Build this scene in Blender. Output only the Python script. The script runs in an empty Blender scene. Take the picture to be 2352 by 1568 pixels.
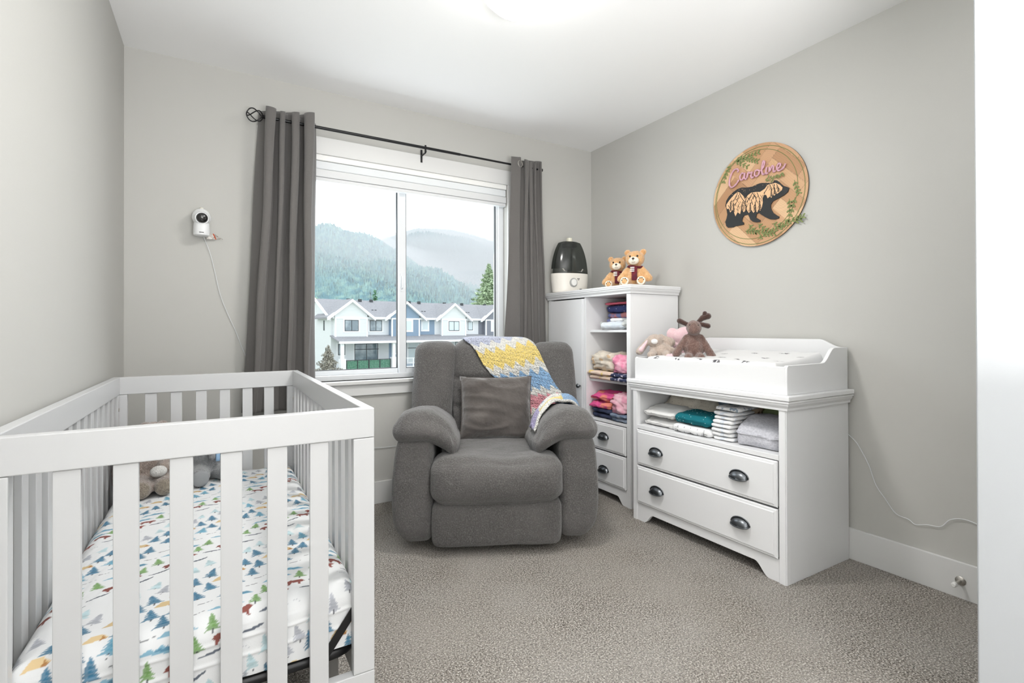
import bpy, bmesh, math, random
import numpy as np
from mathutils import Vector, Matrix
from mathutils.bvhtree import BVHTree
C = bpy.context.scene.collection
SC = bpy.context.scene
pi = math.pi
# ---------------------------------------------------------------- camera, world, lights, exposure
cam = bpy.data.cameras.new('camera'); camo = bpy.data.objects.new('camera', cam); C.objects.link(camo)
YAW, PIT, ROL = .53026, .00421, -.00253
cy_, sy_, cp_, sp_, cr_, sr_ = math.cos(YAW), math.sin(YAW), math.cos(PIT), math.sin(PIT), math.cos(ROL), math.sin(ROL)
Fv = Vector((sy_*cp_, cy_*cp_, sp_)); Rv = Vector((cy_, -sy_, 0)); Uv = Rv.cross(Fv)
R2 = cr_*Rv + sr_*Uv; U2 = -sr_*Rv + cr_*Uv
mw = Matrix((R2, U2, -Fv)).transposed().to_4x4(); mw.translation = Vector((-2.5073, -3.0501, 1.0485))
camo.matrix_world = mw
cam.sensor_width = 36; cam.lens = 1149/2352*36; cam.shift_y = -30/2352; cam.clip_start = .05; cam.clip_end = 6000
SC.camera = camo
SC.view_settings.view_transform = 'Standard'; SC.view_settings.look = 'None'
SC.view_settings.gamma = 1; SC.view_settings.use_curve_mapping = False
SC.view_settings.exposure = 0.2

wd = bpy.data.worlds.new('overcast_sky'); SC.world = wd; wd.use_nodes = True
nt = wd.node_tree; bg = nt.nodes['Background']
tc = nt.nodes.new('ShaderNodeTexCoord'); nz_ = nt.nodes.new('ShaderNodeTexNoise'); nz_.inputs['Scale'].default_value = 3.5; nz_.inputs['Detail'].default_value = 5
rp = nt.nodes.new('ShaderNodeValToRGB'); rp.color_ramp.elements[0].position = .3; rp.color_ramp.elements[1].position = .7
rp.color_ramp.elements[0].color = (.56, .60, .65, 1); rp.color_ramp.elements[1].color = (.64, .655, .67, 1)
mp_ = nt.nodes.new('ShaderNodeMapping'); mp_.inputs['Scale'].default_value = (1, 1, 3)
nt.links.new(tc.outputs['Generated'], mp_.inputs[0]); nt.links.new(mp_.outputs[0], nz_.inputs['Vector'])
nt.links.new(nz_.outputs['Fac'], rp.inputs[0]); nt.links.new(rp.outputs[0], bg.inputs[0])
bg.inputs[1].default_value = 3.0

def area(name, loc, aim, sx, sy, power, col=(1, 1, 1)):
    l = bpy.data.lights.new(name, 'AREA'); l.shape = 'RECTANGLE'; l.size = sx; l.size_y = sy; l.energy = power; l.color = col
    o = bpy.data.objects.new(name, l); C.objects.link(o); o.location = loc
    o.rotation_euler = (Vector(aim)-Vector(loc)).to_track_quat('-Z', 'Y').to_euler(); return o
area('front_fill_light', (-2.05, -4.3, 1.15), (-1.1, -.9, .9), 1.6, 2.0, 25, (.985, .99, 1))  # added soft fill lamp, unseen behind the camera, brightens surfaces facing it
area('bounce_flash', (-1.95, -3.5, .92), (-1.95, -3.49, 2.44), .9, .6, 84, (.99, .99, 1))
area('daylight_through_window', (-1.48, .155, 1.42), (-1.5, -2, 1.1), 1.4, 1.2, 10, (.9, .95, 1))

# ---------------------------------------------------------------- helpers
def lin(c):
    return tuple((x/12.92 if x <= .04045 else ((x+.055)/1.055)**2.4) for x in (c[0]/255, c[1]/255, c[2]/255))
def nz(P, scale, seed=0, oct=1):
    rs = np.random.RandomState(seed); out = np.zeros(len(P)); amp = 1.
    for o in range(oct):
        for k in range(6):
            d = rs.normal(size=3); d /= np.linalg.norm(d); ph = rs.rand()*6.28
            out += amp*np.sin(P@d*scale*6.28*(.6+.8*rs.rand())+ph)/3
        amp *= .5; scale *= 2.1
    return out
class MB:
    def __init__(s): s.v = []; s.f = []; s.cols = None
    def add(s, v, f):
        o = len(s.v); s.v.extend([tuple(map(float, p)) for p in v]); s.f.extend([tuple(i+o for i in q) for q in f]); return s
    def box(s, x0, x1, y0, y1, z0, z1):
        x0, x1 = sorted((x0, x1)); y0, y1 = sorted((y0, y1)); z0, z1 = sorted((z0, z1))
        return s.add([(x0, y0, z0), (x1, y0, z0), (x1, y1, z0), (x0, y1, z0), (x0, y0, z1), (x1, y0, z1), (x1, y1, z1), (x0, y1, z1)],
                     [(0, 3, 2, 1), (4, 5, 6, 7), (0, 1, 5, 4), (1, 2, 6, 5), (2, 3, 7, 6), (3, 0, 4, 7)])
    def prism(s, poly, mp, t0, t1):
        n = len(poly); a = sum(poly[i][0]*poly[(i+1) % n][1]-poly[(i+1) % n][0]*poly[i][1] for i in range(n))
        v = [mp(p[0], p[1], t0) for p in poly]+[mp(p[0], p[1], t1) for p in poly]
        f = [tuple(range(n))[::-1], tuple(range(n, 2*n))]+[(i, (i+1) % n, (i+1) % n+n, i+n) for i in range(n)]
        return s.add(v, f)
    def tube(s, pts, r, n=8, closed=False, flat=1.):
        P = [Vector(p) for p in pts]; m = len(P); rr = r if isinstance(r, (list, tuple)) else [r]*m
        v = []; f = []; up = None
        for i, p in enumerate(P):
            if closed: t = (P[(i+1) % m]-P[i-1])
            else: t = P[min(i+1, m-1)]-P[max(i-1, 0)]
            if t.length < 1e-9: t = Vector((0, 0, 1))
            t.normalize()
            if up is None:
                up = Vector((0, 0, 1)) if abs(t.z) < .9 else Vector((1, 0, 0))
            a = t.cross(up)
            if a.length < 1e-5: a = t.orthogonal()
            a.normalize(); b = a.cross(t).normalized(); up = b
            for k in range(n):
                an = 2*pi*k/n; v.append(p+(a*math.cos(an)+b*math.sin(an)*flat)*rr[i])
        for i in range(m if closed else m-1):
            for k in range(n):
                j = (i+1) % m; f.append((i*n+k, i*n+(k+1) % n, j*n+(k+1) % n, j*n+k))
        if not closed: f.append(tuple(range(n))[::-1]); f.append(tuple((m-1)*n+k for k in range(n)))
        return s.add(v, f)
    def lathe(s, prof, c=(0, 0, 0), n=24, M=None, sx=1, sy=1):
        v = []; f = []; m = len(prof)
        for (r, z) in prof:
            for k in range(n):
                a = 2*pi*k/n; p = Vector((r*math.cos(a)*sx, r*math.sin(a)*sy, z))
                if M: p = M @ p
                v.append(p+Vector(c))
        for i in range(m-1):
            for k in range(n): f.append((i*n+k, i*n+(k+1) % n, (i+1)*n+(k+1) % n, (i+1)*n+k))
        f.append(tuple(range(n))[::-1]); f.append(tuple((m-1)*n+k for k in range(n)))
        return s.add(v, f)
    def ell(s, c, r, n=16, M=None):
        m = n//2+1; pr = []
        v = []; f = []
        if not isinstance(r, (tuple, list)): r = (r, r, r)
        for i in range(m+1):
            th = -pi/2+pi*i/m; zz = math.sin(th); q = max(math.cos(th), 1e-3)
            for k in range(n):
                a = 2*pi*k/n; p = Vector((q*math.cos(a)*r[0], q*math.sin(a)*r[1], zz*r[2]))
                if M: p = M @ p
                v.append(p+Vector(c))
        for i in range(m):
            for k in range(n): f.append((i*n+k, i*n+(k+1) % n, (i+1)*n+(k+1) % n, (i+1)*n+k))
        f.append(tuple(range(n))[::-1]); f.append(tuple(m*n+k for k in range(n)))
        return s.add(v, f)
    def limb(s, a, b, ra, rb, n=14, k=8):
        a = Vector(a); b = Vector(b); pts = []; rr = []
        L = (b-a).length; d = (b-a)/max(L, 1e-6)
        for i in range(5): t = i/5*pi/2; pts.append(a-d*ra*math.cos(t)*.98); rr.append(max(ra*math.sin(t), ra*.08))
        for i in range(k+1): t = i/k; pts.append(a+(b-a)*t); rr.append(ra+(rb-ra)*t)
        for i in range(1, 6): t = i/5*pi/2; pts.append(b+d*rb*math.sin(t)*.98); rr.append(max(rb*math.cos(t), rb*.08))
        return s.tube(pts, rr, n)
    def soft(s, c, h, r, n=10, bulge=(0, 0, 0), fn=None, M=None):
        # rounded soft box: cube grid mapped to a rounded box, faces bulged outward
        c = np.array(c, float); h = np.array(h, float); rr = min(r, *(h*.999)); n3 = n if isinstance(n, (tuple, list)) else (n, n, n)
        V = {}; vs = []; fs = []
        def idx(p):
            k = tuple(np.round(p, 6))
            if k not in V: V[k] = len(vs); vs.append(p)
            return V[k]
        T = [np.tan(np.linspace(-1, 1, q+1)*pi/4)*.35+np.linspace(-1, 1, q+1)*.65 for q in n3]
        for ax in range(3):
            a1, a2 = (ax+1) % 3, (ax+2) % 3
            for sg in (-1, 1):
                G = [[None]*(n3[a2]+1) for _ in range(n3[a1]+1)]
                for i, ti in enumerate(T[a1]):
                    for j, tj in enumerate(T[a2]):
                        p = np.zeros(3); p[ax] = sg; p[a1] = ti; p[a2] = tj; G[i][j] = idx(p)
                for i in range(n3[a1]):
                    for j in range(n3[a2]):
                        q = (G[i][j], G[i+1][j], G[i+1][j+1], G[i][j+1])
                        fs.append(q if sg > 0 else q[::-1])
        U = np.array(vs)
        P = U*h; inner = np.clip(P, -(h-rr), h-rr); d = P-inner
        # points on flat faces: push normals
        nl = np.linalg.norm(d, axis=1); nl[nl == 0] = 1
        P = inner+d/nl[:, None]*rr
        for ax in range(3):
            a1, a2 = (ax+1) % 3, (ax+2) % 3
            w = (1-U[:, a1]**2)*(1-U[:, a2]**2)
            P[:, ax] += bulge[ax]*w*np.clip(U[:, ax], -1, 1)
        if fn is not None: P = fn(P, U)
        if M is not None: P = P@np.array(M.to_3x3()).T
        P = P+c
        o = len(s.v); s.v.extend(map(tuple, P.tolist())); s.f.extend([tuple(i+o for i in q) for q in fs]); return s
    def build(s, name, m, parent=None, smooth=False, bevel=0, local=False, col=None, ang=35, kind=None):
        me = bpy.data.meshes.new(name); V = s.v
        if parent is not None and not local:
            o = ORG.get(parent.name, (0, 0, 0)); V = [(x-o[0], y-o[1], z-o[2]) for x, y, z in V]
        me.from_pydata(V, [], s.f); me.update()
        if col is not None:
            at = me.color_attributes.new(name='Col', type='FLOAT_COLOR', domain='POINT')
            arr = np.ones((len(V), 4), np.float32); arr[:, :3] = col; at.data.foreach_set('color', arr.ravel())
        me.materials.append(m)
        bm = bmesh.new(); bm.from_mesh(me); bmesh.ops.recalc_face_normals(bm, faces=bm.faces); bm.to_mesh(me); bm.free()
        if smooth:
            me.polygons.foreach_set('use_smooth', [True]*len(me.polygons))
        ob = bpy.data.objects.new(name, me); C.objects.link(ob)
        if smooth == 'auto':
            try: me.set_sharp_from_angle(angle=math.radians(ang))
            except Exception: pass
        if bevel:
            b = ob.modifiers.new('bevel', 'BEVEL'); b.width = bevel; b.segments = 2; b.limit_method = 'ANGLE'; b.angle_limit = math.radians(40)
            b.harden_normals = False
        if parent is not None: ob.parent = parent; ORG[ob.name] = ORG.get(parent.name, (0, 0, 0))
        if kind: ob['kind'] = kind
        return ob
ORG = {}
def thing(name, label, cat, loc=(0, 0, 0), rz=0, group=None):
    o = bpy.data.objects.new(name, None); C.objects.link(o); o.location = loc; o.rotation_euler = (0, 0, rz); o.empty_display_size = .05
    ORG[o.name] = tuple(loc); return tag(o, label, cat, group)
def tag(o, label, cat, group=None):
    o['label'] = label; o['category'] = cat
    if group: o['group'] = group
    return o
def struct(mb, name, m, **k):
    o = mb.build(name, m, **k); o['kind'] = 'structure'; return o
def grid(name, m, nu, nv, f, parent=None, local=False, col=None, solid=0, closed_u=False, smooth=True):
    u = np.linspace(0, 1, nu+1); v = np.linspace(0, 1, nv+1); U, Vv = np.meshgrid(u, v, indexing='ij')
    P = np.stack(f(U.ravel(), Vv.ravel()), 1)
    if parent is not None and not local: P = P-np.array(ORG.get(parent.name, (0, 0, 0)))
    me = bpy.data.meshes.new(name); i = np.arange(nu)[:, None]*(nv+1)+np.arange(nv)[None, :]
    F = np.stack([i, i+nv+1, i+nv+2, i+1], -1).reshape(-1, 4)
    me.vertices.add(len(P)); me.vertices.foreach_set('co', P.astype(np.float32).ravel())
    me.loops.add(F.size); me.loops.foreach_set('vertex_index', F.ravel().astype(np.int32))
    me.polygons.add(len(F)); me.polygons.foreach_set('loop_start', (np.arange(len(F))*4).astype(np.int32))
    me.update(calc_edges=True)
    uvl = me.uv_layers.new(name='UVMap'); uvs = np.stack([U.ravel(), Vv.ravel()], 1)[F.ravel()].astype(np.float32); uvl.data.foreach_set('uv', uvs.ravel())
    if smooth: me.polygons.foreach_set('use_smooth', [True]*len(F))
    if col is not None:
        at = me.color_attributes.new(name='Col', type='FLOAT_COLOR', domain='POINT')
        arr = np.ones((len(P), 4), np.float32); arr[:, :3] = np.asarray(col).reshape(-1, 3); at.data.foreach_set('color', arr.ravel())
    me.materials.append(m); me.validate(); ob = bpy.data.objects.new(name, me); C.objects.link(ob)
    if solid:
        sm = ob.modifiers.new('solid', 'SOLIDIFY'); sm.thickness = solid; sm.offset = 0
    if parent is not None: ob.parent = parent; ORG[ob.name] = ORG.get(parent.name, (0, 0, 0))
    return ob
# ---- painting a print onto a grid of vertex colours (a, b in metres)
def inpoly(x, y, poly):
    r = np.zeros(x.shape, bool); n = len(poly); j = n-1
    for i in range(n):
        xi, yi = poly[i]; xj, yj = poly[j]
        c = ((yi > y) != (yj > y)) & (x < (xj-xi)*(y-yi)/((yj-yi) or 1e-9)+xi); r ^= c; j = i
    return r
def paint(img, A, B, poly, col, al=1.):
    xs = [p[0] for p in poly]; ys = [p[1] for p in poly]
    i0, i1 = np.searchsorted(A, [min(xs), max(xs)]); j0, j1 = np.searchsorted(B, [min(ys), max(ys)])
    i0 = max(i0-1, 0); j0 = max(j0-1, 0); i1 = min(i1+1, len(A)); j1 = min(j1+1, len(B))
    if i1 <= i0 or j1 <= j0: return
    X, Y = np.meshgrid(A[i0:i1], B[j0:j1], indexing='ij'); m = inpoly(X, Y, poly)
    img[i0:i1, j0:j1][m] = img[i0:i1, j0:j1][m]*(1-al)+np.array(col)*al

# ---------------------------------------------------------------- materials
def pm(name, col, rough=.5, metal=0, spec=.5, speck=None, bump=None, bump2=None, attr=False, sheen=0, coat=0, trans=0, emit=None, alpha=1, dots=None):
    m = bpy.data.materials.new(name); m.use_nodes = True; t = m.node_tree; b = t.nodes['Principled BSDF']; N = t.nodes.new; Lk = t.links.new
    b.inputs['Roughness'].default_value = rough; b.inputs['Metallic'].default_value = metal
    b.inputs['Specular IOR Level'].default_value = spec; b.inputs['Coat Weight'].default_value = coat
    b.inputs['Sheen Weight'].default_value = sheen; b.inputs['Transmission Weight'].default_value = trans; b.inputs['Alpha'].default_value = alpha
    c = (*col, 1); b.inputs['Base Color'].default_value = c; src = None
    co = N('ShaderNodeTexCoord').outputs['Object']
    if attr:
        a = N('ShaderNodeVertexColor'); a.layer_name = 'Col'; src = a.outputs[0]
    def noise(sc, det=2, ro=.5):
        q = N('ShaderNodeTexNoise'); q.inputs['Scale'].default_value = sc; q.inputs['Detail'].default_value = det; q.inputs['Roughness'].default_value = ro
        Lk(co, q.inputs['Vector']); return q.outputs['Fac']
    def ramp(f, lo, hi):
        r = N('ShaderNodeMapRange'); r.inputs[1].default_value = lo; r.inputs[2].default_value = hi; Lk(f, r.inputs[0]); return r.outputs[0]
    for sp in ([speck] if speck and not isinstance(speck, list) else (speck or [])):
        # sp = (scale, colour, amount, lo, hi)
        mx = N('ShaderNodeMix'); mx.data_type = 'RGBA'
        fac = ramp(noise(sp[0], 2), sp[3] if len(sp) > 3 else .4, sp[4] if len(sp) > 4 else .65)
        ml = N('ShaderNodeMath'); ml.operation = 'MULTIPLY'; ml.inputs[1].default_value = sp[2]; Lk(fac, ml.inputs[0])
        Lk(ml.outputs[0], mx.inputs[0])
        if src is not None: Lk(src, mx.inputs[6])
        else: mx.inputs[6].default_value = c
        mx.inputs[7].default_value = (*sp[1], 1); src = mx.outputs[2]
    if dots:
        vq = N('ShaderNodeTexVoronoi'); vq.inputs['Scale'].default_value = dots[0]; Lk(co, vq.inputs['Vector'])
        lt = N('ShaderNodeMath'); lt.operation = 'LESS_THAN'; lt.inputs[1].default_value = dots[2]; Lk(vq.outputs['Distance'], lt.inputs[0])
        mx = N('ShaderNodeMix'); mx.data_type = 'RGBA'; Lk(lt.outputs[0], mx.inputs[0])
        if src is not None: Lk(src, mx.inputs[6])
        else: mx.inputs[6].default_value = c
        mx.inputs[7].default_value = (*dots[1], 1); src = mx.outputs[2]
    if src is not None: Lk(src, b.inputs['Base Color'])
    last = None
    for bp in (bump, bump2):
        if bp:
            # bp = (scale, distance, strength[, 'v' for voronoi])
            bn = N('ShaderNodeBump'); bn.inputs['Distance'].default_value = bp[1]; bn.inputs['Strength'].default_value = bp[2]
            if len(bp) > 3 and bp[3] == 'v':
                q = N('ShaderNodeTexVoronoi'); q.inputs['Scale'].default_value = bp[0]; Lk(co, q.inputs['Vector']); h = q.outputs['Distance']
            else: h = noise(bp[0], 3)
            Lk(h, bn.inputs['Height'])
            if last: Lk(last, bn.inputs['Normal'])
            last = bn.outputs[0]
    if last: Lk(last, b.inputs['Normal'])
    if emit: b.inputs['Emission Color'].default_value = (*emit[0], 1); b.inputs['Emission Strength'].default_value = emit[1]
    return m
WHITE = lin((238, 240, 241))
M = {}
M['wall'] = pm('wall_paint', (.53, .525, .498), .75, spec=.25, bump=(220, .0006, .25))
M['ceil'] = pm('ceiling_paint', (.90, .90, .895), .8, spec=.2, bump=(160, .0008, .2))
M['trim'] = pm('trim_paint', (.70, .70, .69), .4)
M['carpet'] = pm('carpet_pile', (.33, .297, .26), .95, spec=.1, speck=[(150, (.085, .075, .066), .9, .51, .59), (185, (.80, .765, .71), .85, .53, .61), (3.5, (.50, .475, .44), .4, .3, .7), (1.3, (.40, .36, .31), .35, .45, .7)], bump=(160, .012, .8), bump2=(330, .005, 1))
M['lac'] = pm('white_lacquer', (.80, .803, .81), .28, spec=.5)
M['crib'] = pm('crib_white', (.58, .585, .59), .3)
M['vinyl'] = pm('window_vinyl', (.74, .76, .78), .3)
M['black'] = pm('black_metal', (.012, .012, .013), .35, metal=.3)
M['steel'] = pm('brushed_steel', (.45, .43, .4), .35, metal=.9)
M['pewter'] = pm('pewter', (.14, .15, .16), .32, metal=.9)
M['gmetal'] = pm('grey_tube', (.40, .40, .39), .4, metal=.3)
M['dark'] = pm('dark_gasket', (.02, .022, .025), .6)
M['curtain'] = pm('grey_curtain', (.125, .118, .113), .85, spec=.2, sheen=.3, speck=(900, (.2, .19, .18), .5), bump=(700, .0012, .6))
M['chair'] = pm('grey_chenille', (.105, .1, .096), .95, spec=.1, sheen=.3, speck=[(170, (.21, .20, .195), .55, .48, .68), (210, (.045, .043, .042), .5, .5, .66), (5, (.15, .142, .138), .4)], bump=(170, .005, .9), bump2=(11, .022, .55))
M['velvet'] = pm('taupe_velvet', (.082, .071, .065), .7, spec=.2, sheen=.8, speck=(9, (.13, .115, .105), .6), bump=(13, .03, .6), bump2=(900, .001, .4))
# ---------------------------------------------------------------- the room
XL, YN, HT = -2.905, -4.4, 2.44
OX0, OX1, OZ0, OZ1 = -2.22, -.758, .752, 2.072
fl = grid('floor', M['carpet'], 40, 40, lambda u, v: (XL-.1+u*3.1, YN-.1+v*4.65, 0*u), smooth=False); fl['kind'] = 'structure'
struct(MB().box(XL-.12, .12, YN-.12, .16, HT, HT+.1), 'ceiling', M['ceil'])
b = MB().box(XL-.12, OX0, 0, .16, 0, HT).box(OX1, .12, 0, .16, 0, HT).box(OX0, OX1, 0, .16, 0, OZ0).box(OX0, OX1, 0, .16, OZ1, HT)
struct(b, 'wall_back', M['wall'])
struct(MB().box(XL-.12, XL, YN-.12, 0, 0, HT), 'wall_left', M['wall'])
struct(MB().box(0, .12, YN-.12, 0, 0, HT), 'wall_right', M['wall'])
struct(MB().box(XL, 0, YN-.12, YN, 0, HT).box(-.70, 0, -3.47, -3.35, 0, HT), 'wall_front', M['wall'])
struct(MB().box(XL, 0, -.014, 0, 0, .133), 'baseboard_back', M['trim'], bevel=.002)
struct(MB().box(-.014, 0, YN, -.014, 0, .14), 'baseboard_right', M['trim'], bevel=.002)
struct(MB().box(XL, XL+.014, YN, -.014, 0, .14), 'baseboard_left', M['trim'], bevel=.002)
# door slab standing open beside the camera
E0 = Vector((-.937, -2.578, 0)); H0 = Vector((-.67, -3.33, 0)); dd = (H0-E0).normalized(); dn = Vector((-dd.y, dd.x, 0))
v = []
for z in (.012, 2.03):
    for p in (E0, H0, H0+dn*.035, E0+dn*.035): v.append((p.x, p.y, z))
d1 = struct(MB().add(v, [(0, 3, 2, 1), (4, 5, 6, 7), (0, 1, 5, 4), (1, 2, 6, 5), (2, 3, 7, 6), (3, 0, 4, 7)]), 'door_1', pm('door_paint', (.50, .52, .54), .35), bevel=.002)
# window trim: casing boards, stool, apron
struct(MB().box(-2.33, -.66, -.018, 0, OZ1-.004, 2.166).box(-2.33, OX0, -.018, 0, OZ0, OZ1-.004).box(OX1, -.66, -.018, 0, OZ0, OZ1-.004), 'trim_1', M['trim'], bevel=.002)
struct(MB().box(-2.36, -.63, -.04, .052, OZ0-.022, OZ0), 'trim_2', M['trim'], bevel=.004)
struct(MB().box(-2.33, -.66, -.018, 0, .663, OZ0-.022), 'trim_3', M['trim'], bevel=.002)
# ---- window unit
V = M['vinyl']
b = MB().box(OX0+.04, OX1-.04, .05, .13, OZ0, OZ0+.03).box(OX0+.04, OX1-.04, .05, .13, OZ1-.04, OZ1).box(OX0, OX0+.04, .05, .13, OZ0, OZ1).box(OX1-.04, OX1, .05, .13, OZ0, OZ1)
w1 = struct(b, 'window_1', V, bevel=.003)
ORG[w1.name] = (0, 0, 0)
MX = -1.487
def sash(x0, x1, y0, y1, wl, wr, nm):
    z0, z1 = OZ0+.03, OZ1-.04; q = .028
    s = MB().box(x0, x0+wl, y0, y1, z0, z1).box(x1-wr, x1, y0, y1, z0, z1).box(x0+wl, x1-wr, y0, y1, z0, z0+q).box(x0+wl, x1-wr, y0, y1, z1-q, z1).build('window_sash', V, w1, bevel=.002)
    g = .0035; gx0, gx1, gz0, gz1, ym = x0+wl, x1-wr, z0+q, z1-q, y0+.004
    MB().box(gx0, gx0+g, ym, y1, gz0, gz1).box(gx1-g, gx1, ym, y1, gz0, gz1).box(gx0, gx1, ym, y1, gz0, gz0+g).box(gx0, gx1, ym, y1, gz1-g, gz1).build('gasket', M['dark'], s)
    return s, (gx0, gx1, gz0, gz1)
gm = bpy.data.materials.new('clear_glass'); gm.use_nodes = True; t = gm.node_tree
for n_ in list(t.nodes):
    if n_.type == 'BSDF_PRINCIPLED': t.nodes.remove(n_)
tr = t.nodes.new('ShaderNodeBsdfTransparent'); gl = t.nodes.new('ShaderNodeBsdfGlossy'); gl.inputs['Roughness'].default_value = .02; ms = t.nodes.new('ShaderNodeMixShader'); ms.inputs[0].default_value = .002
tr.inputs[0].default_value = (.97, .985, .985, 1)
t.links.new(tr.outputs[0], ms.inputs[1]); t.links.new(gl.outputs[0], ms.inputs[2]); t.links.new(ms.outputs[0], t.nodes['Material Output'].inputs[0])
s1, q1 = sash(OX0+.035, MX-.002, .088, .112, .04, .028, 'l'); s2, q2 = sash(MX-.03, OX1-.035, .06, .084, .046, .02, 'r')
MB().box(q1[0], q1[1], .098, .101, q1[2], q1[3]).build('window_pane', gm, s1)
MB().box(q2[0], q2[1], .070, .073, q2[2], q2[3]).build('window_pane', gm, s2)
MB().tube([(MX-.012, .062, 1.315), (MX-.012, .045, 1.325), (MX-.012, .042, 1.36), (MX-.012, .045, 1.395), (MX-.012, .062, 1.405)], .006, 8).box(MX-.02, MX-.004, .056, .062, 1.30, 1.42).build('window_latch', V, w1, smooth='auto')
# ---- rolled up blind
bl = thing('window_blind', 'white pleated blind drawn up at the top of the window', 'blind', (MX, .02, 1.98))
MB().box(OX0+.004, OX1-.004, -.004, .045, 2.036, 2.070).build('head_rail', pm('blind_rail', (.88, .88, .86), .4), bl, bevel=.004)
MB().box(OX0+.005, OX1-.005, .004, .043, 1.988, 2.035).build('fabric_stack', pm('blind_fabric', (.76, .785, .80), .6), bl, bevel=.006)
MB().box(OX0+.005, OX1-.005, .000, .044, 1.942, 1.986).box(OX0+.005, OX1-.005, .006, .04, 1.920, 1.941).build('bottom_rail', pm('blind_bottom', (.70, .71, .715), .5), bl, bevel=.003)

# ---------------------------------------------------------------- outside
GZ = -3.4
struct(MB().add([(-1500, 4, GZ), (2500, 4, GZ), (2500, 3500, GZ), (-1500, 3500, GZ)], [(0, 1, 2, 3)]), 'ground', pm('lawn_and_gravel', (.30, .32, .27), .9, speck=(.3, (.18, .26, .12), .8)))
FA = math.atan2(.1749, .9846); P1 = Vector((8.665, 48.36, 0))
def siding(name, col):
    m = bpy.data.materials.new(name); m.use_nodes = True; t = m.node_tree; b_ = t.nodes['Principled BSDF']; b_.inputs['Roughness'].default_value = .7
    co = t.nodes.new('ShaderNodeTexCoord'); sp = t.nodes.new('ShaderNodeSeparateXYZ'); t.links.new(co.outputs['Object'], sp.inputs[0])
    a = t.nodes.new('ShaderNodeMath'); a.operation = 'MULTIPLY'; a.inputs[1].default_value = 1/.15; t.links.new(sp.outputs[2], a.inputs[0])
    f = t.nodes.new('ShaderNodeMath'); f.operation = 'FRACT'; t.links.new(a.outputs[0], f.inputs[0])
    bp = t.nodes.new('ShaderNodeBump'); bp.inputs['Distance'].default_value = .03; bp.inputs['Strength'].default_value = 1; t.links.new(f.outputs[0], bp.inputs['Height']); t.links.new(bp.outputs[0], b_.inputs['Normal'])
    b_.inputs['Base Color'].default_value = (*col, 1); return m
XW = siding('white_siding', (.80, .82, .83)); XB = siding('blue_siding', (.27, .36, .47)); XG = siding('grey_siding', (.25, .26, .30))
XT = pm('white_fascia', (.88, .89, .9), .6); XR = pm('grey_shingles', (.27, .27, .285), .9, speck=(6, (.34, .34, .355), .6), bump=(12, .03, .5))
XP = pm('window_glass_grey', (.17, .22, .25), .08, spec=.8, speck=(1.1, (.45, .52, .55), .7, .45, .7)); XK = pm('window_frame_dark', (.05, .055, .06), .5); XC = pm('pale_blind_glass', (.60, .68, .70), .15)
XV = pm('green_screen', (.12, .34, .22), .8, speck=(9, (.26, .52, .38), .8), bump=(14, .05, .6))
ca, sa = math.cos(FA), math.sin(FA)
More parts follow.
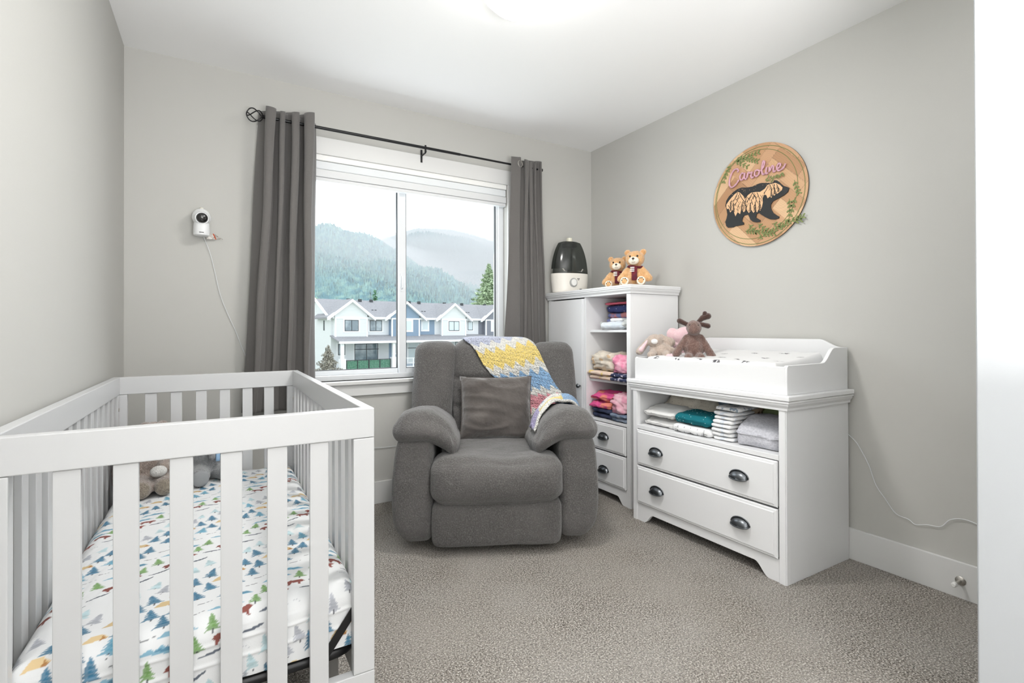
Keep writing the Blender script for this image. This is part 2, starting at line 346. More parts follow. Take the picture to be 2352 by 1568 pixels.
def townhouse(label, u0, u1, uc, wall, win, left_end=False, garden=False):
    th = thing('townhouse', label, 'house', (P1.x+ca*u0, P1.y+sa*u0, GZ), FA, 'row of townhouses outside the window')
    # local frame: x along the facade (u-u0), y away, z from the ground
    z = lambda h: h-GZ
    X = lambda u: u-u0
    W = X(u1); ZE = z(2.35); ZR = z(4.28); L = dict(local=True)
    MB().box(0, W, 0, 8, 0, ZE).build('wall', wall, th, **L)
    if left_end:
        MB().prism([(-.0, ZE), (8, ZE), (4, ZR-.05)], lambda a, c, t_: (t_, a, c), 0.0, .12).build('gable_wall', wall, th, **L)
        MB().prism([(-.45, ZE-.3), (4, ZR), (8.45, ZE-.3), (8.45, ZE-.0), (4, ZR+.28), (-.45, ZE)], lambda a, c, t_: (t_, a, c), -.3, -.18).build('fascia', XT, th, **L)
        for (yy, zz, hh) in ((1.7, 1.1, 1.0), (1.2, -1.8, 1.2), (5.4, -1.2, 1.2)):
            wf = MB().box(-.04, .02, yy, yy+.22, z(zz), z(zz)+hh).build('window', XK, th, **L)
    rf = MB().prism([(-.4, ZE-.02), (4, ZR), (8.4, ZE-.02), (8.4, ZE+.12), (4, ZR+.14), (-.4, ZE+.12)], lambda a, c, t_: (t_, a, c), -.2 if left_end else 0, W).build('roof', XR, th, **L)
    MB().box(0, W, -.46, -.38, ZE-.1, ZE+.13).build('fascia', XT, th, **L)
    for i in range(3): MB().box(X(uc)+1.2+i*1.3, X(uc)+1.55+i*1.3, 3.5, 3.7, ZR-.05, ZR+.24).build('roof_vent', XK, rf, **L)
    for i in range(2): MB().box(X(uc)+3+i*.35, X(uc)+3.18+i*.35, 1.3, 1.5, z(3.1), z(3.3)).build('roof_vent', XK, rf, **L)
    # gabled bay
    gx = X(uc); bw = 1.66
    MB().box(gx-bw, gx+bw, -.55, .1, z(.45), z(2.2)).prism([(gx-bw, z(2.2)), (gx+bw, z(2.2)), (gx+bw, z(2.64)), (gx, z(3.93)), (gx-bw, z(2.64))], lambda a, c, t_: (a, t_, c), -.55, .1).build('gabled_bay', wall, th, **L)
    MB().prism([(gx-2.35, z(2.25)), (gx, z(4.12)), (gx+2.35, z(2.25)), (gx+2.35, z(2.42)), (gx, z(4.24)), (gx-2.35, z(2.42))], lambda a, c, t_: (a, t_, c), -.8, 3.7).build('gable_roof', XR, th, **L)
    MB().prism([(gx-2.42, z(2.08)), (gx, z(3.92)), (gx+2.42, z(2.08)), (gx+2.42, z(2.38)), (gx, z(4.2)), (gx-2.42, z(2.38))], lambda a, c, t_: (a, t_, c), -.9, -.56).build('fascia', XT, th, **L)
    MB().box(gx-bw-.03, gx-bw+.12, -.62, -.5, z(.45), z(2.3)).box(gx+bw-.12, gx+bw+.03, -.62, -.5, z(.45), z(2.3)).box(gx-bw, gx+bw, -.6, -.54, z(2.25), z(2.4)).build('corner_trim', XT, th, **L)
    def wdw(x0, x1, z0, z1, y, kind, split=True):
        MB().box(x0-.15, x1+.15, y-.04, y, z0-.12, z1+.12).build('window_trim', XT, th, **L)
        f_ = MB().box(x0, x1, y-.07, y-.03, z0, z0+.06).box(x0, x1, y-.07, y-.03, z1-.06, z1).box(x0, x0+.05, y-.07, y-.03, z0, z1).box(x1-.05, x1, y-.07, y-.03, z0, z1)
        if split: f_.box((x0+x1)/2-.03, (x0+x1)/2+.03, y-.07, y-.03, z0, z1)
        w = f_.build('window', XK if kind != 'w' else XT, th, **L)
        MB().box(x0+.04, x1-.04, y-.055, y-.045, z0+.04, z1-.04).build('pane', XC if kind in 'cw' else XP, w, **L)
    wdw(gx-.71, gx+.71, z(1.04), z(2.14), -.55, win[0])
    if win[1] == 'L': wdw(gx+2.15, gx+3.5, z(1.04), z(2.14), 0, win[0])
    else: wdw(gx+2.3, gx+3.05, z(1.1), z(2.14), 0, win[0], False)
    # porch
    MB().prism([(-2.5, z(.02)), (0, z(.62)), (0, z(.5)), (-2.5, z(-.08))], lambda a, c, t_: (t_, a, c), -.1 if left_end else 0, W).build('porch_roof', XR, th, **L)
    MB().box(-.15 if left_end else 0, W, -2.6, -2.48, z(-.16), z(.06)).build('fascia', XT, th, **L)
    MB().box(0, W, -2.45, 0, z(-3.35), z(-2.75)).build('porch_deck', XT, th, **L)
    for px in (.1, W-.75):
        MB().box(px, px+.28, -2.4, -2.12, z(-2.75), z(-.1)).box(px-.12, px+.4, -2.5, -2.0, z(-2.75), z(-1.6)).build('porch_post', XT, th, **L)
    wdw(gx-1.15, gx-.45, z(-1.34), z(-.24), 0, win[0], False)
    wdw(gx+.54, gx+3.05, z(-2.4), z(-.24), 0, win[2])
    MB().box(gx+.5, gx+3.1, -.1, -.06, z(-.86), z(-.80)).build('door_transom', XK, th, **L)
    rl = MB().box(.62, W-.95, -2.3, -2.25, z(-1.8), z(-1.74)).box(.62, W-.95, -2.3, -2.25, z(-2.68), z(-2.63))
    for i in range(5): q = .62+(W-1.6)*i/4; rl.box(q-.03, q+.03, -2.32, -2.26, z(-2.9), z(-1.74))
    r_ = rl
    nb = int((W-1.6)/.13)
    for i in range(nb): q = .62+(W-1.6)*i/nb; rl.box(q-.012, q+.012, -2.285, -2.265, z(-2.66), z(-1.78))
    ro = rl.build('porch_railing', XK if garden else XT, th, **L)
    if garden: MB().box(.7, W-1.0, -2.24, -2.2, z(-2.62), z(-1.82)).build('green_screen', XV, ro, **L)
    return th
townhouse('white townhouse at the left end of the row, green screen on its porch', -1.75, 4.4, .1, XW, 'dLd', True, True)
townhouse('blue sided townhouse half hidden behind the window mullion', 4.4, 10.0, 6.1, XB, 'wSw')
townhouse('white townhouse right of the window mullion, pale curtained windows', 10.0, 16.15, 12.25, XW, 'cSc')
townhouse('dark grey sided townhouse at the right edge of the window', 16.15, 22.2, 18.5, XG, 'wSw')
# ---- trees outside
def leafcloud(name, base, h, rad, n, shape, mat_leaf, mat_trunk, label, seed, size, cat='tree', trunk=.12):
    rs = np.random.RandomState(seed); t_ = thing(name, label, cat, base)
    MB().tube([(0, 0, 0), (0, 0, h*.5), (0, 0, h*.95)], [trunk, trunk*.6, trunk*.1], 8).build('trunk', mat_trunk, t_, local=True)
    k = rs.rand(n); 
    if shape == 'cone':
        zz = h*(.12+.88*(1-np.sqrt(k)))
        rmax = rad*(1-zz/h)*(1+.28*np.sin(zz*9))+.05
    else:
        zz = h*(.2+.8*k); s_ = (zz/h-.2)/.8; rmax = rad*np.sqrt(np.clip(1-(2*s_-1)**2, .02, 1))*(1+.15*np.sin(zz*5))
    a = rs.rand(n)*2*pi; r = rmax*np.sqrt(rs.rand(n))*(1+.12*np.sin(a*5+zz*3))
    P = np.stack([r*np.cos(a), r*np.sin(a), zz], 1); v = []; f = []
    D1 = rs.normal(size=(n, 3)); D2 = rs.normal(size=(n, 3)); D1[:, 2] *= .5
    D1 /= np.linalg.norm(D1, axis=1)[:, None]; D2 /= np.linalg.norm(D2, axis=1)[:, None]
    Q = np.stack([P-D1*size, P+D2*size*.35, P+D1*size, P-D2*size*.35], 1).reshape(-1, 3)
    m_ = MB(); m_.v = list(map(tuple, Q)); m_.f = [tuple(range(4*i, 4*i+4)) for i in range(n)]
    cc = np.repeat(.55+.9*rs.rand(n), 4)[:, None]*np.array(mat_leaf[1])
    me = bpy.data.meshes.new('foliage'); me.from_pydata(m_.v, [], m_.f); at = me.color_attributes.new(name='Col', type='FLOAT_COLOR', domain='POINT')
    arr = np.ones((4*n, 4), np.float32); arr[:, :3] = cc; at.data.foreach_set('color', arr.ravel()); me.materials.append(mat_leaf[0])
    o = bpy.data.objects.new('foliage', me); C.objects.link(o); o.parent = t_; return t_
LM = pm('foliage', (.2, .3, .15), .8, attr=True, spec=.1); TM = pm('bark', (.12, .09, .07), .9)
leafcloud('fir_tree', (32.6, 63.6, GZ), 14.6, 5.6, 11000, 'cone', (LM, (.42, .52, .34)), TM, 'tall pale green fir rising behind the houses at the right of the window', 1, .32)
leafcloud('fir_tree', (16.1, 66, GZ), 10.4, 1.7, 2500, 'cone', (LM, (.14, .27, .16)), TM, 'small dark fir peaking over the roofs left of the mullion', 2, .25)
for i, (x_, y_, h_, lb) in enumerate([(6.6, 57.5, 8.2, 'round pale green tree behind the left end of the row'), (10.5, 69, 8.3, 'round leafy tree over the leftmost roof'), (25, 70, 8.4, 'round leafy tree over the roof right of the mullion')]):
    leafcloud('leafy_tree', (x_, y_, GZ), h_, 2.6, 3500, 'round', (LM, (.30, .40, .22)), TM, lb, 10+i, .28)
q = Vector((P1.x+ca*-3.2+sa*3.2, P1.y+sa*-3.2-ca*3.2, GZ))
leafcloud('ornamental_tree', q, 3.2, 1.35, 2600, 'cone', (LM, (.33, .31, .26)), TM, 'small grey brown ornamental tree beside the porch of the leftmost house', 20, .12, trunk=.05)
# ---- forested hills, far away
def hill(name, ridge, foot, depth_base, seed, col1, col2, nu=1000, nv=150, rough=9., label=None, mist=(60, .02)):
    R_ = np.array(ridge, float); s_ = np.concatenate([[0], np.cumsum(np.hypot(np.diff(R_[:, 0]), np.diff(R_[:, 1])))]); s_ /= s_[-1]
    def f(u, v):
        x = np.interp(u, s_, R_[:, 0]); y = np.interp(u, s_, R_[:, 1]); z = np.interp(u, s_, R_[:, 2])
        fx, fy = x*foot, y*foot
        w = v**.8; X = fx+(x-fx)*v; Y = fy+(y-fy)*v; Z = depth_base+(z-depth_base)*w
        P = np.stack([X, Y, Z*.0], 1)
        g = nz(P, 1/(rough*22), seed, 3)*rough*1.6*np.sin(np.clip(v, 0, 1)*pi)
        rs = np.random.RandomState(seed+5)
        g += rs.rand(len(P))**2*rough*.75*np.clip(v*4, 0, 1)
        return X, Y, Z+g
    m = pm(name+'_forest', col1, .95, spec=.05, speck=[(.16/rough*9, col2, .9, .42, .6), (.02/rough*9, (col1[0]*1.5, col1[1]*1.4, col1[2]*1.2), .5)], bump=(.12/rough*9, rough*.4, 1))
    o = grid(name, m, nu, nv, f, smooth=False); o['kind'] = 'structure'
    # a blanket of mist over the slope: closed shell between the slope and a surface nearer the viewer
    hz = bpy.data.materials.new(name+'_mist'); hz.use_nodes = True; t = hz.node_tree
    for n_ in list(t.nodes):
        if n_.type == 'BSDF_PRINCIPLED': t.nodes.remove(n_)
    vs_ = t.nodes.new('ShaderNodeVolumeScatter'); vs_.inputs['Color'].default_value = (.95, .98, 1, 1); vs_.inputs['Density'].default_value = mist[1]
    t.links.new(vs_.outputs[0], t.nodes['Material Output'].inputs['Volume'])
    a_, b_ = 100, 24; u = np.repeat(np.linspace(0, 1, a_+1), b_+1); v = np.tile(np.linspace(0, 1, b_+1), a_+1)
    x = np.interp(u, s_, R_[:, 0]); y = np.interp(u, s_, R_[:, 1]); z = np.interp(u, s_, R_[:, 2])
    X = x*(foot+(1-foot)*v); Y = y*(foot+(1-foot)*v); Z = depth_base+(z-depth_base)*v**.8
    dn_ = np.stack([-x, -y], 1)/np.hypot(x, y)[:, None]
    lift = rough*3.2
    back = np.stack([X, Y, Z-10], 1); kk = 1-mist[0]/np.hypot(X, Y); front = np.stack([X*kk, Y*kk, 1+(Z-1)*kk+lift*(1-v)**.7+rough*.9], 1)
    mb = MB(); n_ = len(back); mb.v = list(map(tuple, back.tolist()))+list(map(tuple, front.tolist()))
    I = lambda i, j: i*(b_+1)+j
    for i in range(a_):
        for j in range(b_):
            q = (I(i, j), I(i+1, j), I(i+1, j+1), I(i, j+1)); mb.f.append(q[::-1]); mb.f.append(tuple(k+n_ for k in q))
    rim = [I(i, 0) for i in range(a_+1)]+[I(a_, j) for j in range(1, b_+1)]+[I(i, b_) for i in range(a_-1, -1, -1)]+[I(0, j) for j in range(b_-1, 0, -1)]
    for k in range(len(rim)): p, q = rim[k], rim[(k+1) % len(rim)]; mb.f.append((p, q, q+n_, p+n_))
    ho = mb.build('mist', hz, smooth=True); ho['kind'] = 'stuff'; tag(ho, label, 'mist'); return o
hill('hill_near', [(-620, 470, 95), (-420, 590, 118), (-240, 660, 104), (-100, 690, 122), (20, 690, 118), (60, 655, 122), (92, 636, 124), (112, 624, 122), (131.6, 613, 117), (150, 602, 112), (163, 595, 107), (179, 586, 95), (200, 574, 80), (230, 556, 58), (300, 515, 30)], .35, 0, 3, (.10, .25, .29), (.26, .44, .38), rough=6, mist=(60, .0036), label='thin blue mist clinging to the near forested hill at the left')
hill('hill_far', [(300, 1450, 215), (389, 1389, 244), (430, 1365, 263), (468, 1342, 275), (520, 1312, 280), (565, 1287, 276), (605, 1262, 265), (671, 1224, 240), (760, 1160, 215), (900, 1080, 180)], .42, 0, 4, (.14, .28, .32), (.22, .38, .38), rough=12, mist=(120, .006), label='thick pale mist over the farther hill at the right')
# ---------------------------------------------------------------- crib
K = M['crib']
CX0, CX1, CY0, CY1, CT = -2.883, -2.178, -.44, -1.82, .86
cr = thing('crib', 'white slatted baby crib along the left wall', 'crib', ((CX0+CX1)/2, (CY0+CY1)/2, 0))
RB = .0022
for y0, y1 in ((CY1, CY1+.026), (CY0-.026, CY0)):
    MB().box(CX0, CX1, y0, y1, .789, CT).build('top_rail', K, cr, bevel=RB)
    MB().box(CX0, CX1, y0, y1, .145, .2205).build('bottom_rail', K, cr, bevel=RB)
    for x0 in (CX0, CX1-.05):
        MB().box(x0, x0+.05, y0, y1, .2215, .788).box(x0, x0+.05, y0+.002, y1-.002, 0, .144).build('post', K, cr, bevel=RB)
    for xc in (-2.754, -2.665, -2.5735, -2.4835, -2.3935, -2.3045):
        MB().box(xc-.0205, xc+.0205, y0+.006, y1-.006, .2215, .788).build('slat', K, cr, bevel=.0015)
for x0, x1 in ((CX0, CX0+.026), (CX1-.026, CX1)):
    ya, yb = CY1+.027, CY0-.027
    MB().box(x0, x1, ya, yb, .789, CT).build('top_rail', K, cr, bevel=RB)
    MB().box(x0, x1, ya, yb, .145, .2205).build('bottom_rail', K, cr, bevel=RB)
    for y0, y1 in ((ya, ya+.05), (yb-.05, yb)):
        MB().box(x0, x1, y0, y1, .2215, .788).box(x0+.002, x1-.002, y0, y1, 0, .144).build('stile', K, cr, bevel=RB)
        for zz in (.73, .6):
            xs = x1 if x0 < -2.5 else x0
            sg = 1 if x0 < -2.5 else -1
            Mx = Matrix.Rotation(pi/2*sg, 4, 'Y')
            MB().lathe([(.0075, -.0005), (.0075, .0015), (.005, .002), (.0045, .0008)], (xs, (y0+y1)/2, zz), 16, Mx).build('bolt', M['steel'], cr, smooth='auto')
    ns = 13
    for i in range(ns):
        yc = ya+.05+(yb-ya-.10)*(i+.5)/ns+0
        MB().box(x0+.006, x1-.006, yc-.0205, yc+.0205, .2215, .788).build('slat', K, cr, bevel=.0015)
# metal mattress support
mx0, mx1, my0, my1 = CX0+.034, CX1-.034, CY1+.05, CY0-.034
loop = []
for (px, py, a0) in ((mx1-.06, my0+.06, -pi/2), (mx1-.06, my1-.06, 0), (mx0+.06, my1-.06, pi/2), (mx0+.06, my0+.06, pi)):
    for k in range(7):
        a = a0+pi/2*k/6; loop.append((px+.06*math.cos(a), py+.06*math.sin(a), .262))
MB().tube(loop, .016, 10, True, flat=.9).build('mattress_support', M['black'], cr, smooth=True)
sl = MB()
for i in range(9): y = my0+.12+i*.135; sl.box(mx0+.01, mx1-.01, y, y+.03, .266, .274)
sl.build('support_slats', M['black'], cr)
for x, y, sx, sy in ((mx1+.004, CY1+.0285, -1, 1), (mx0-.004, CY1+.0285, 1, 1), (mx1+.004, CY0-.05, -1, -1), (mx0-.004, CY0-.05, 1, -1)):
    if sy < 0: continue
    bk = MB().box(x-.003, x+.003, y-.002, y+.002, .26, .42)
    bk.prism([(0, .366), (0, .398), (.10, .262), (.10, .230)], lambda a, c, t_: (x+sx*a, y+t_*sy, c), -.0012, .0012)
    bk.build('support_bracket', M['black'], cr)
# folded metal stand stored under the crib
fs = thing('folding_stand', 'folded grey metal tube stand stored on the carpet under the crib', 'stand', (-2.36, -1.5, 0))
MB().box(-2.445, -2.405, -1.66, -1.65, .0, .235).box(-2.445, -2.405, -1.65, -1.62, .0, .235).build('leg', M['gmetal'], fs, bevel=.003)
MB().box(-2.265, -2.225, -1.63, -1.59, .0, .238).build('leg', M['gmetal'], fs, bevel=.003)
MB().tube([(-2.425, -1.63, .225), (-2.6, -1.3, .225), (-2.43, -1.0, .225), (-2.25, -1.3, .225), (-2.245, -1.6, .225)], .011, 8).build('cross_tube', M['gmetal'], fs, smooth=True)
MB().lathe([(.014, -.022), (.014, .022)], (-2.425, -1.645, .215), 14, Matrix.Rotation(pi/2, 4, 'X')).build('wheel_joint', M['black'], fs, smooth='auto')

# ---- mattress with printed sheet
mt = thing('crib_mattress', 'crib mattress in a white sheet printed with forest trees and bears', 'mattress', (-2.53, -1.13, .28))
hx, hy, hh = .325, .657, .145
MB().soft((-2.53, -1.13, .352), (hx-.004, hy-.004, .066), .03, (10, 16, 4)).build('mattress_core', pm('mattress_ticking', (.75, .76, .76), .8), mt, smooth=True)
NA, NB = 330, 620; EX = .15
A = np.linspace(-hx-EX, hx+EX, NA+1); B_ = np.linspace(-hy-EX, hy+EX, NB+1)
img = np.ones((NA+1, NB+1, 3))*np.array((.72, .73, .735))
rs = random.Random(4)
COL = dict(teal=lin((52, 110, 140)), blue=lin((95, 155, 180)), pale=lin((175, 200, 205)), green=lin((110, 150, 85)), rust=lin((125, 62, 52)), och=lin((205, 180, 135)), slate=lin((85, 92, 104)), grey=lin((165, 168, 176)), ink=lin((70, 70, 78)))
def jit(c): k = .85+.3*rs.random(); return tuple(min(1, x*k) for x in c)
def tree(x, y, s, col, ang=0):
    ca_, sa_ = math.cos(ang), math.sin(ang); T = lambda p: (x+ca_*p[0]-sa_*p[1], y+sa_*p[0]+ca_*p[1])
    for k in range(5):
        w = s*(.42-.07*k)*(1+.2*rs.random()); b0 = -s*.42+s*.19*k; dr = s*.06*rs.random()
        paint(img, A, B_, [T(p) for p in ((-w, b0-dr), (-w*.3, b0+.02*s), (w*.1, b0-.03*s), (w, b0-dr*.5), (w*.25, b0+s*.26), (0, b0+s*.3), (-w*.3, b0+s*.22))], jit(col), .85)
    paint(img, A, B_, [T(p) for p in ((-s*.025, -s*.6), (s*.025, -s*.6), (s*.02, -s*.35), (-s*.02, -s*.35))], COL['ink'])
def blob(x, y, pts, s, col, ang=0, al=.95):
    ca_, sa_ = math.cos(ang), math.sin(ang); paint(img, A, B_, [(x+s*(ca_*p[0]-sa_*p[1]), y+s*(sa_*p[0]+ca_*p[1])) for p in pts], col, al)
BEARP = [(-.5, -.05), (-.42, .16), (-.2, .25), (.1, .24), (.25, .3), (.38, .27), (.52, .12), (.4, .05), (.3, .02), (.32, -.25), (.2, -.25), (.14, -.04), (-.15, -.04), (-.2, -.26), (-.34, -.26), (-.34, -.05)]
CANOE = [(-.6, .12), (-.45, .02), (0, -.06), (.45, .02), (.6, .14), (.45, .13), (0, .1), (-.45, .1)]
MOUNT = [(-.7, -.12), (-.35, .1), (-.15, .02), (.1, .22), (.3, .08), (.45, .14), (.75, -.1), (.2, -.14)]
TENT = [(-.45, -.2), (-.12, .25), (.25, .22), (.5, -.15), (.1, -.22)]
step = .058; kinds = ['tree', 'bear', 'tree', 'mount', 'pale', 'tree', 'canoe', 'tent', 'gtree', 'greyt', 'twig', 'word']
row = 0; y = B_[0]+.02
while y < B_[-1]:
    x = A[0]+.015+(row % 2)*step*.5; j = 0
    while x < A[-1]:
        k = kinds[(j*5+row*7) % len(kinds)]; xx = x+rs.uniform(-.008, .008); yy = y+rs.uniform(-.006, .006); an = rs.uniform(-.25, .25)
        if k == 'tree': tree(xx, yy, .042, COL['teal'] if rs.random() < .75 else COL['blue'], an)
        elif k == 'gtree': tree(xx, yy, .036, COL['green'], an)
        elif k == 'greyt': tree(xx, yy, .038, COL['grey'], an)
        elif k == 'pale': tree(xx, yy, .036, COL['pale'], an)
        elif k == 'bear': blob(xx, yy, BEARP, .046, jit(COL['rust']), an)
        elif k == 'canoe': blob(xx, yy, CANOE, .042, jit(COL['slate']), an+.25)
        elif k == 'mount': blob(xx, yy, MOUNT, .05, jit(COL['blue']), an, .8); blob(xx+.012, yy, MOUNT, .028, jit(COL['teal']), an, .6)
        elif k == 'tent': blob(xx, yy, TENT, .045, jit(COL['och']), an); blob(xx+.012, yy-.002, [(-.1, -.2), (.05, .15), (.2, -.18)], .04, lin((170, 120, 70)), an)
        elif k == 'twig': blob(xx, yy, [(-.5, -.06), (0, -.02), (.4, .14), (.5, .2), (.35, .08), (0, -.07), (-.3, -.14)], .036, COL['ink'], an, .8)
        else:
            for q in range(6): blob(xx+.006*q-.015, yy+.003*math.sin(q*2.2), [(-.06, -.18), (0, .18), (.03, .18), (-.02, -.18)], .02, COL['grey'], an, .7)
        x += step; j += 1
    y += step*.62; row += 1
def shf(u, v):
    a = A[0]+(A[-1]-A[0])*u; b = B_[0]+(B_[-1]-B_[0])*v
    ea = np.clip(np.abs(a)-hx, 0, None); eb = np.clip(np.abs(b)-hy, 0, None)
    r_ = .045
    def curve(c, h, e):
        # inside top; within r_ of the edge round over
        ia = h-r_; t = np.clip((np.abs(c)-ia)/(r_*pi/2), 0, None); o = np.where(t <= 0, np.abs(c), ia+r_*np.sin(np.clip(t, 0, 1)*pi/2)); d = r_*(1-np.cos(np.clip(t, 0, 1)*pi/2))+np.clip(t-1, 0, None)*r_*pi/2
        return np.sign(c)*o, d
    X, da = curve(a, hx, ea); Y, db = curve(b, hy, eb); D = np.maximum(da, db)+.15*np.minimum(da, db)
    und = np.clip(D-hh, 0, None); D = np.minimum(D, hh)
    X = X*(1-.0*und)-np.sign(X)*und*.0; P = np.stack([a, b, a*0], 1)
    crown = .008*(1-(a/hx)**2)*(1-(b/hy)**2)*(D < .01)
    wr = nz(P, 9, 3, 2)*.0012+np.clip(nz(P*np.array([1, .5, 1]), 22, 8), 0, 1)*.0022*np.clip((np.abs(a)-.15)/.1, 0, 1)
    side = (D > .03)
    wob = nz(P, 6, 5)*.0018*side
    X = X+np.sign(a)*wob*(da > .02); Y = Y+np.sign(b)*wob*(db > .02)
    # seams of the mattress showing through the sheet's side
    seam = .003*np.exp(-((D-.055)/.004)**2)+.003*np.exp(-((D-.095)/.004)**2)
    Y = Y+np.sign(b)*seam*(db > .03); X = X+np.sign(a)*seam*(da > .03)
    return -2.53+X, -1.13+Y, .425-D+crown+wr
sheet = grid('fitted_sheet', pm('sheet_cotton', (1, 1, 1), .85, attr=True, spec=.2, bump=(500, .0006, .3)), NA, NB, shf, mt, col=img)

# ---------------------------------------------------------------- recliner
RZ = math.radians(-25.865)
rc = thing('recliner_chair', 'overstuffed dark grey fabric recliner in front of the window', 'armchair', (-1.3714, -.9688, 0), RZ)
F_ = M['chair']; L = dict(local=True, smooth=True)
def wr(amp, sc, seed, oct=2):
    def f(P, U): P = P.copy(); d = nz(P, sc, seed, oct)*amp; n = U/np.linalg.norm(U, axis=1)[:, None]; return P+n*d[:, None]
    return f
def fSeat(P, U): P = wr(.002, 5, 1)(P, U); return P
MB().soft((0, .36, .345), (.272, .32, .078), .06, (16, 16, 6), (0, 0, .015), fSeat).build('seat_cushion', F_, rc, **L)
def fPad(P, U):
    P = P.copy(); top = np.clip(U[:, 2], 0, 1); x = P[:, 0]
    P[:, 2] += top*(-.026*np.exp(-((x-.04)/.12)**2)+.006*np.cos(x*9)); P[:, 1] -= .022*np.clip(-U[:, 1], 0, 1)*(1-U[:, 2]**2)
    P[:, 1] += .004*np.sin(x*40+P[:, 2]*9)*np.exp(-((x-.06)/.1)**2)*np.clip(U[:, 2]+.2, 0, 1)
    P[:, 2] -= .012*np.clip(-U[:, 2], 0, 1)*(1-(x/.31)**2)
    return wr(.0022, 6, 2)(P, U)
MB().soft((0, .045, .352), (.308, .108, .108), .062, (34, 16, 16), (.004, .012, .006), fPad).build('footrest_pad', F_, rc, **L)
MB().soft((0, .055, .143), (.306, .088, .108), .035, (30, 12, 14), (.004, .016, .0), wr(.0022, 5, 7)).build('footrest_panel', F_, rc, **L)
for sg in (-1, 1):
    def fBase(P, U, sg=sg):
        P = P.copy(); z = P[:, 2]+.295; out = np.clip(U[:, 0]*sg, 0, 1)
        P[:, 0] += sg*out*(.024*np.sin(np.clip(z/.54, 0, 1)*pi)-.055*np.clip((.16-z)/.12, 0, 1)**2)
        P[:, 1] += -.012*np.clip(-U[:, 1], 0, 1)*(1-U[:, 2]**2)+.02*np.clip(-U[:, 1], 0, 1)*np.clip((.12-z)/.08, 0, 1)
        return wr(.002, 4, 11+sg)(P, U)
    MB().soft((sg*.387, .385, .295), (.084, .385, .25), .045, (14, 26, 22), (0, 0, 0), fBase).build('arm_base', F_, rc, **L)
    def fArm(P, U, sg=sg):
        P = P.copy(); s_ = -U[:, 0]*sg  # +1 inward
        z0 = P[:, 2].copy()
        inw = np.clip(s_*.5+.5, 0, 1); down = np.clip(-U[:, 2], 0, 1)
        P[:, 2] -= .085*np.clip(s_, 0, 1)**1.5+.01*np.clip(-s_, 0, 1)**2
        P[:, 2] += .028*(1-U[:, 0]**2)*np.clip(U[:, 2], 0, 1)
        P[:, 2] -= .02*down*np.clip(s_-.2, 0, 1)
        fr = np.clip(-U[:, 1], 0, 1)
        P[:, 1] += .03*np.clip(s_, 0, 1)*fr
        P[:, 2] -= .018*fr**3*np.clip(U[:, 2]+.4, 0, 1)
        P[:, 2] -= .155*np.clip(P[:, 1]+.33-.10, 0, 1)
        cre = np.sin((P[:, 0]*sg*.8+P[:, 1]*1.1)*85)
        P[:, 2] += .0028*cre*np.clip(U[:, 2], 0, 1)*np.exp(-((P[:, 1]+.2)/.09)**2)*np.exp(-((P[:, 0]*sg-.04)/.08)**2)
        return wr(.003, 5, 21+sg)(P, U)
    MB().soft((sg*.338, .33, .585), (.156, .345, .066), .064, (26, 32, 14), (.0, .02, .006), fArm).build('arm_pad', F_, rc, **L)
def yb(z): return .585+.20*(z-.42)
def backshape(creases, seed, topround=.05, tilt=0):
    def f(P, U):
        P = P.copy(); zz = P[:, 2]+BZ; fr = np.clip(-U[:, 1], 0, 1)
        for zc, d in creases: P[:, 1] += fr*d*np.exp(-((zz-zc)/.014)**2)
        P[:, 1] += .20*(zz-.42)
        P[:, 0] += tilt*(1.0-zz)
        return wr(.0025, 5, seed)(P, U)
    return f
BZ = .67
MB().soft((.022, .655, BZ), (.252, .082, .318), .06, (24, 12, 44), (.004, .03, .012), backshape([(.765, .022), (.60, .022)], 31)).build('back_cushion', F_, rc, **L)
MB().soft((-.334, .65, BZ-.005), (.122, .088, .312), .055, (14, 12, 34), (0, .012, .008), backshape([], 32, tilt=-.06)).build('side_bolster', F_, rc, **L)
MB().soft((.380, .65, BZ-.005), (.122, .088, .306), .055, (14, 12, 34), (0, .012, .008), backshape([], 33, tilt=.06)).build('side_bolster', F_, rc, **L)
MB().box(-.30, .30, .22, .68, .0, .06).box(-.42, -.36, .25, .7, 0, .06).box(.36, .42, .25, .7, 0, .06).build('base_frame', M['black'], rc, local=True, bevel=.004)
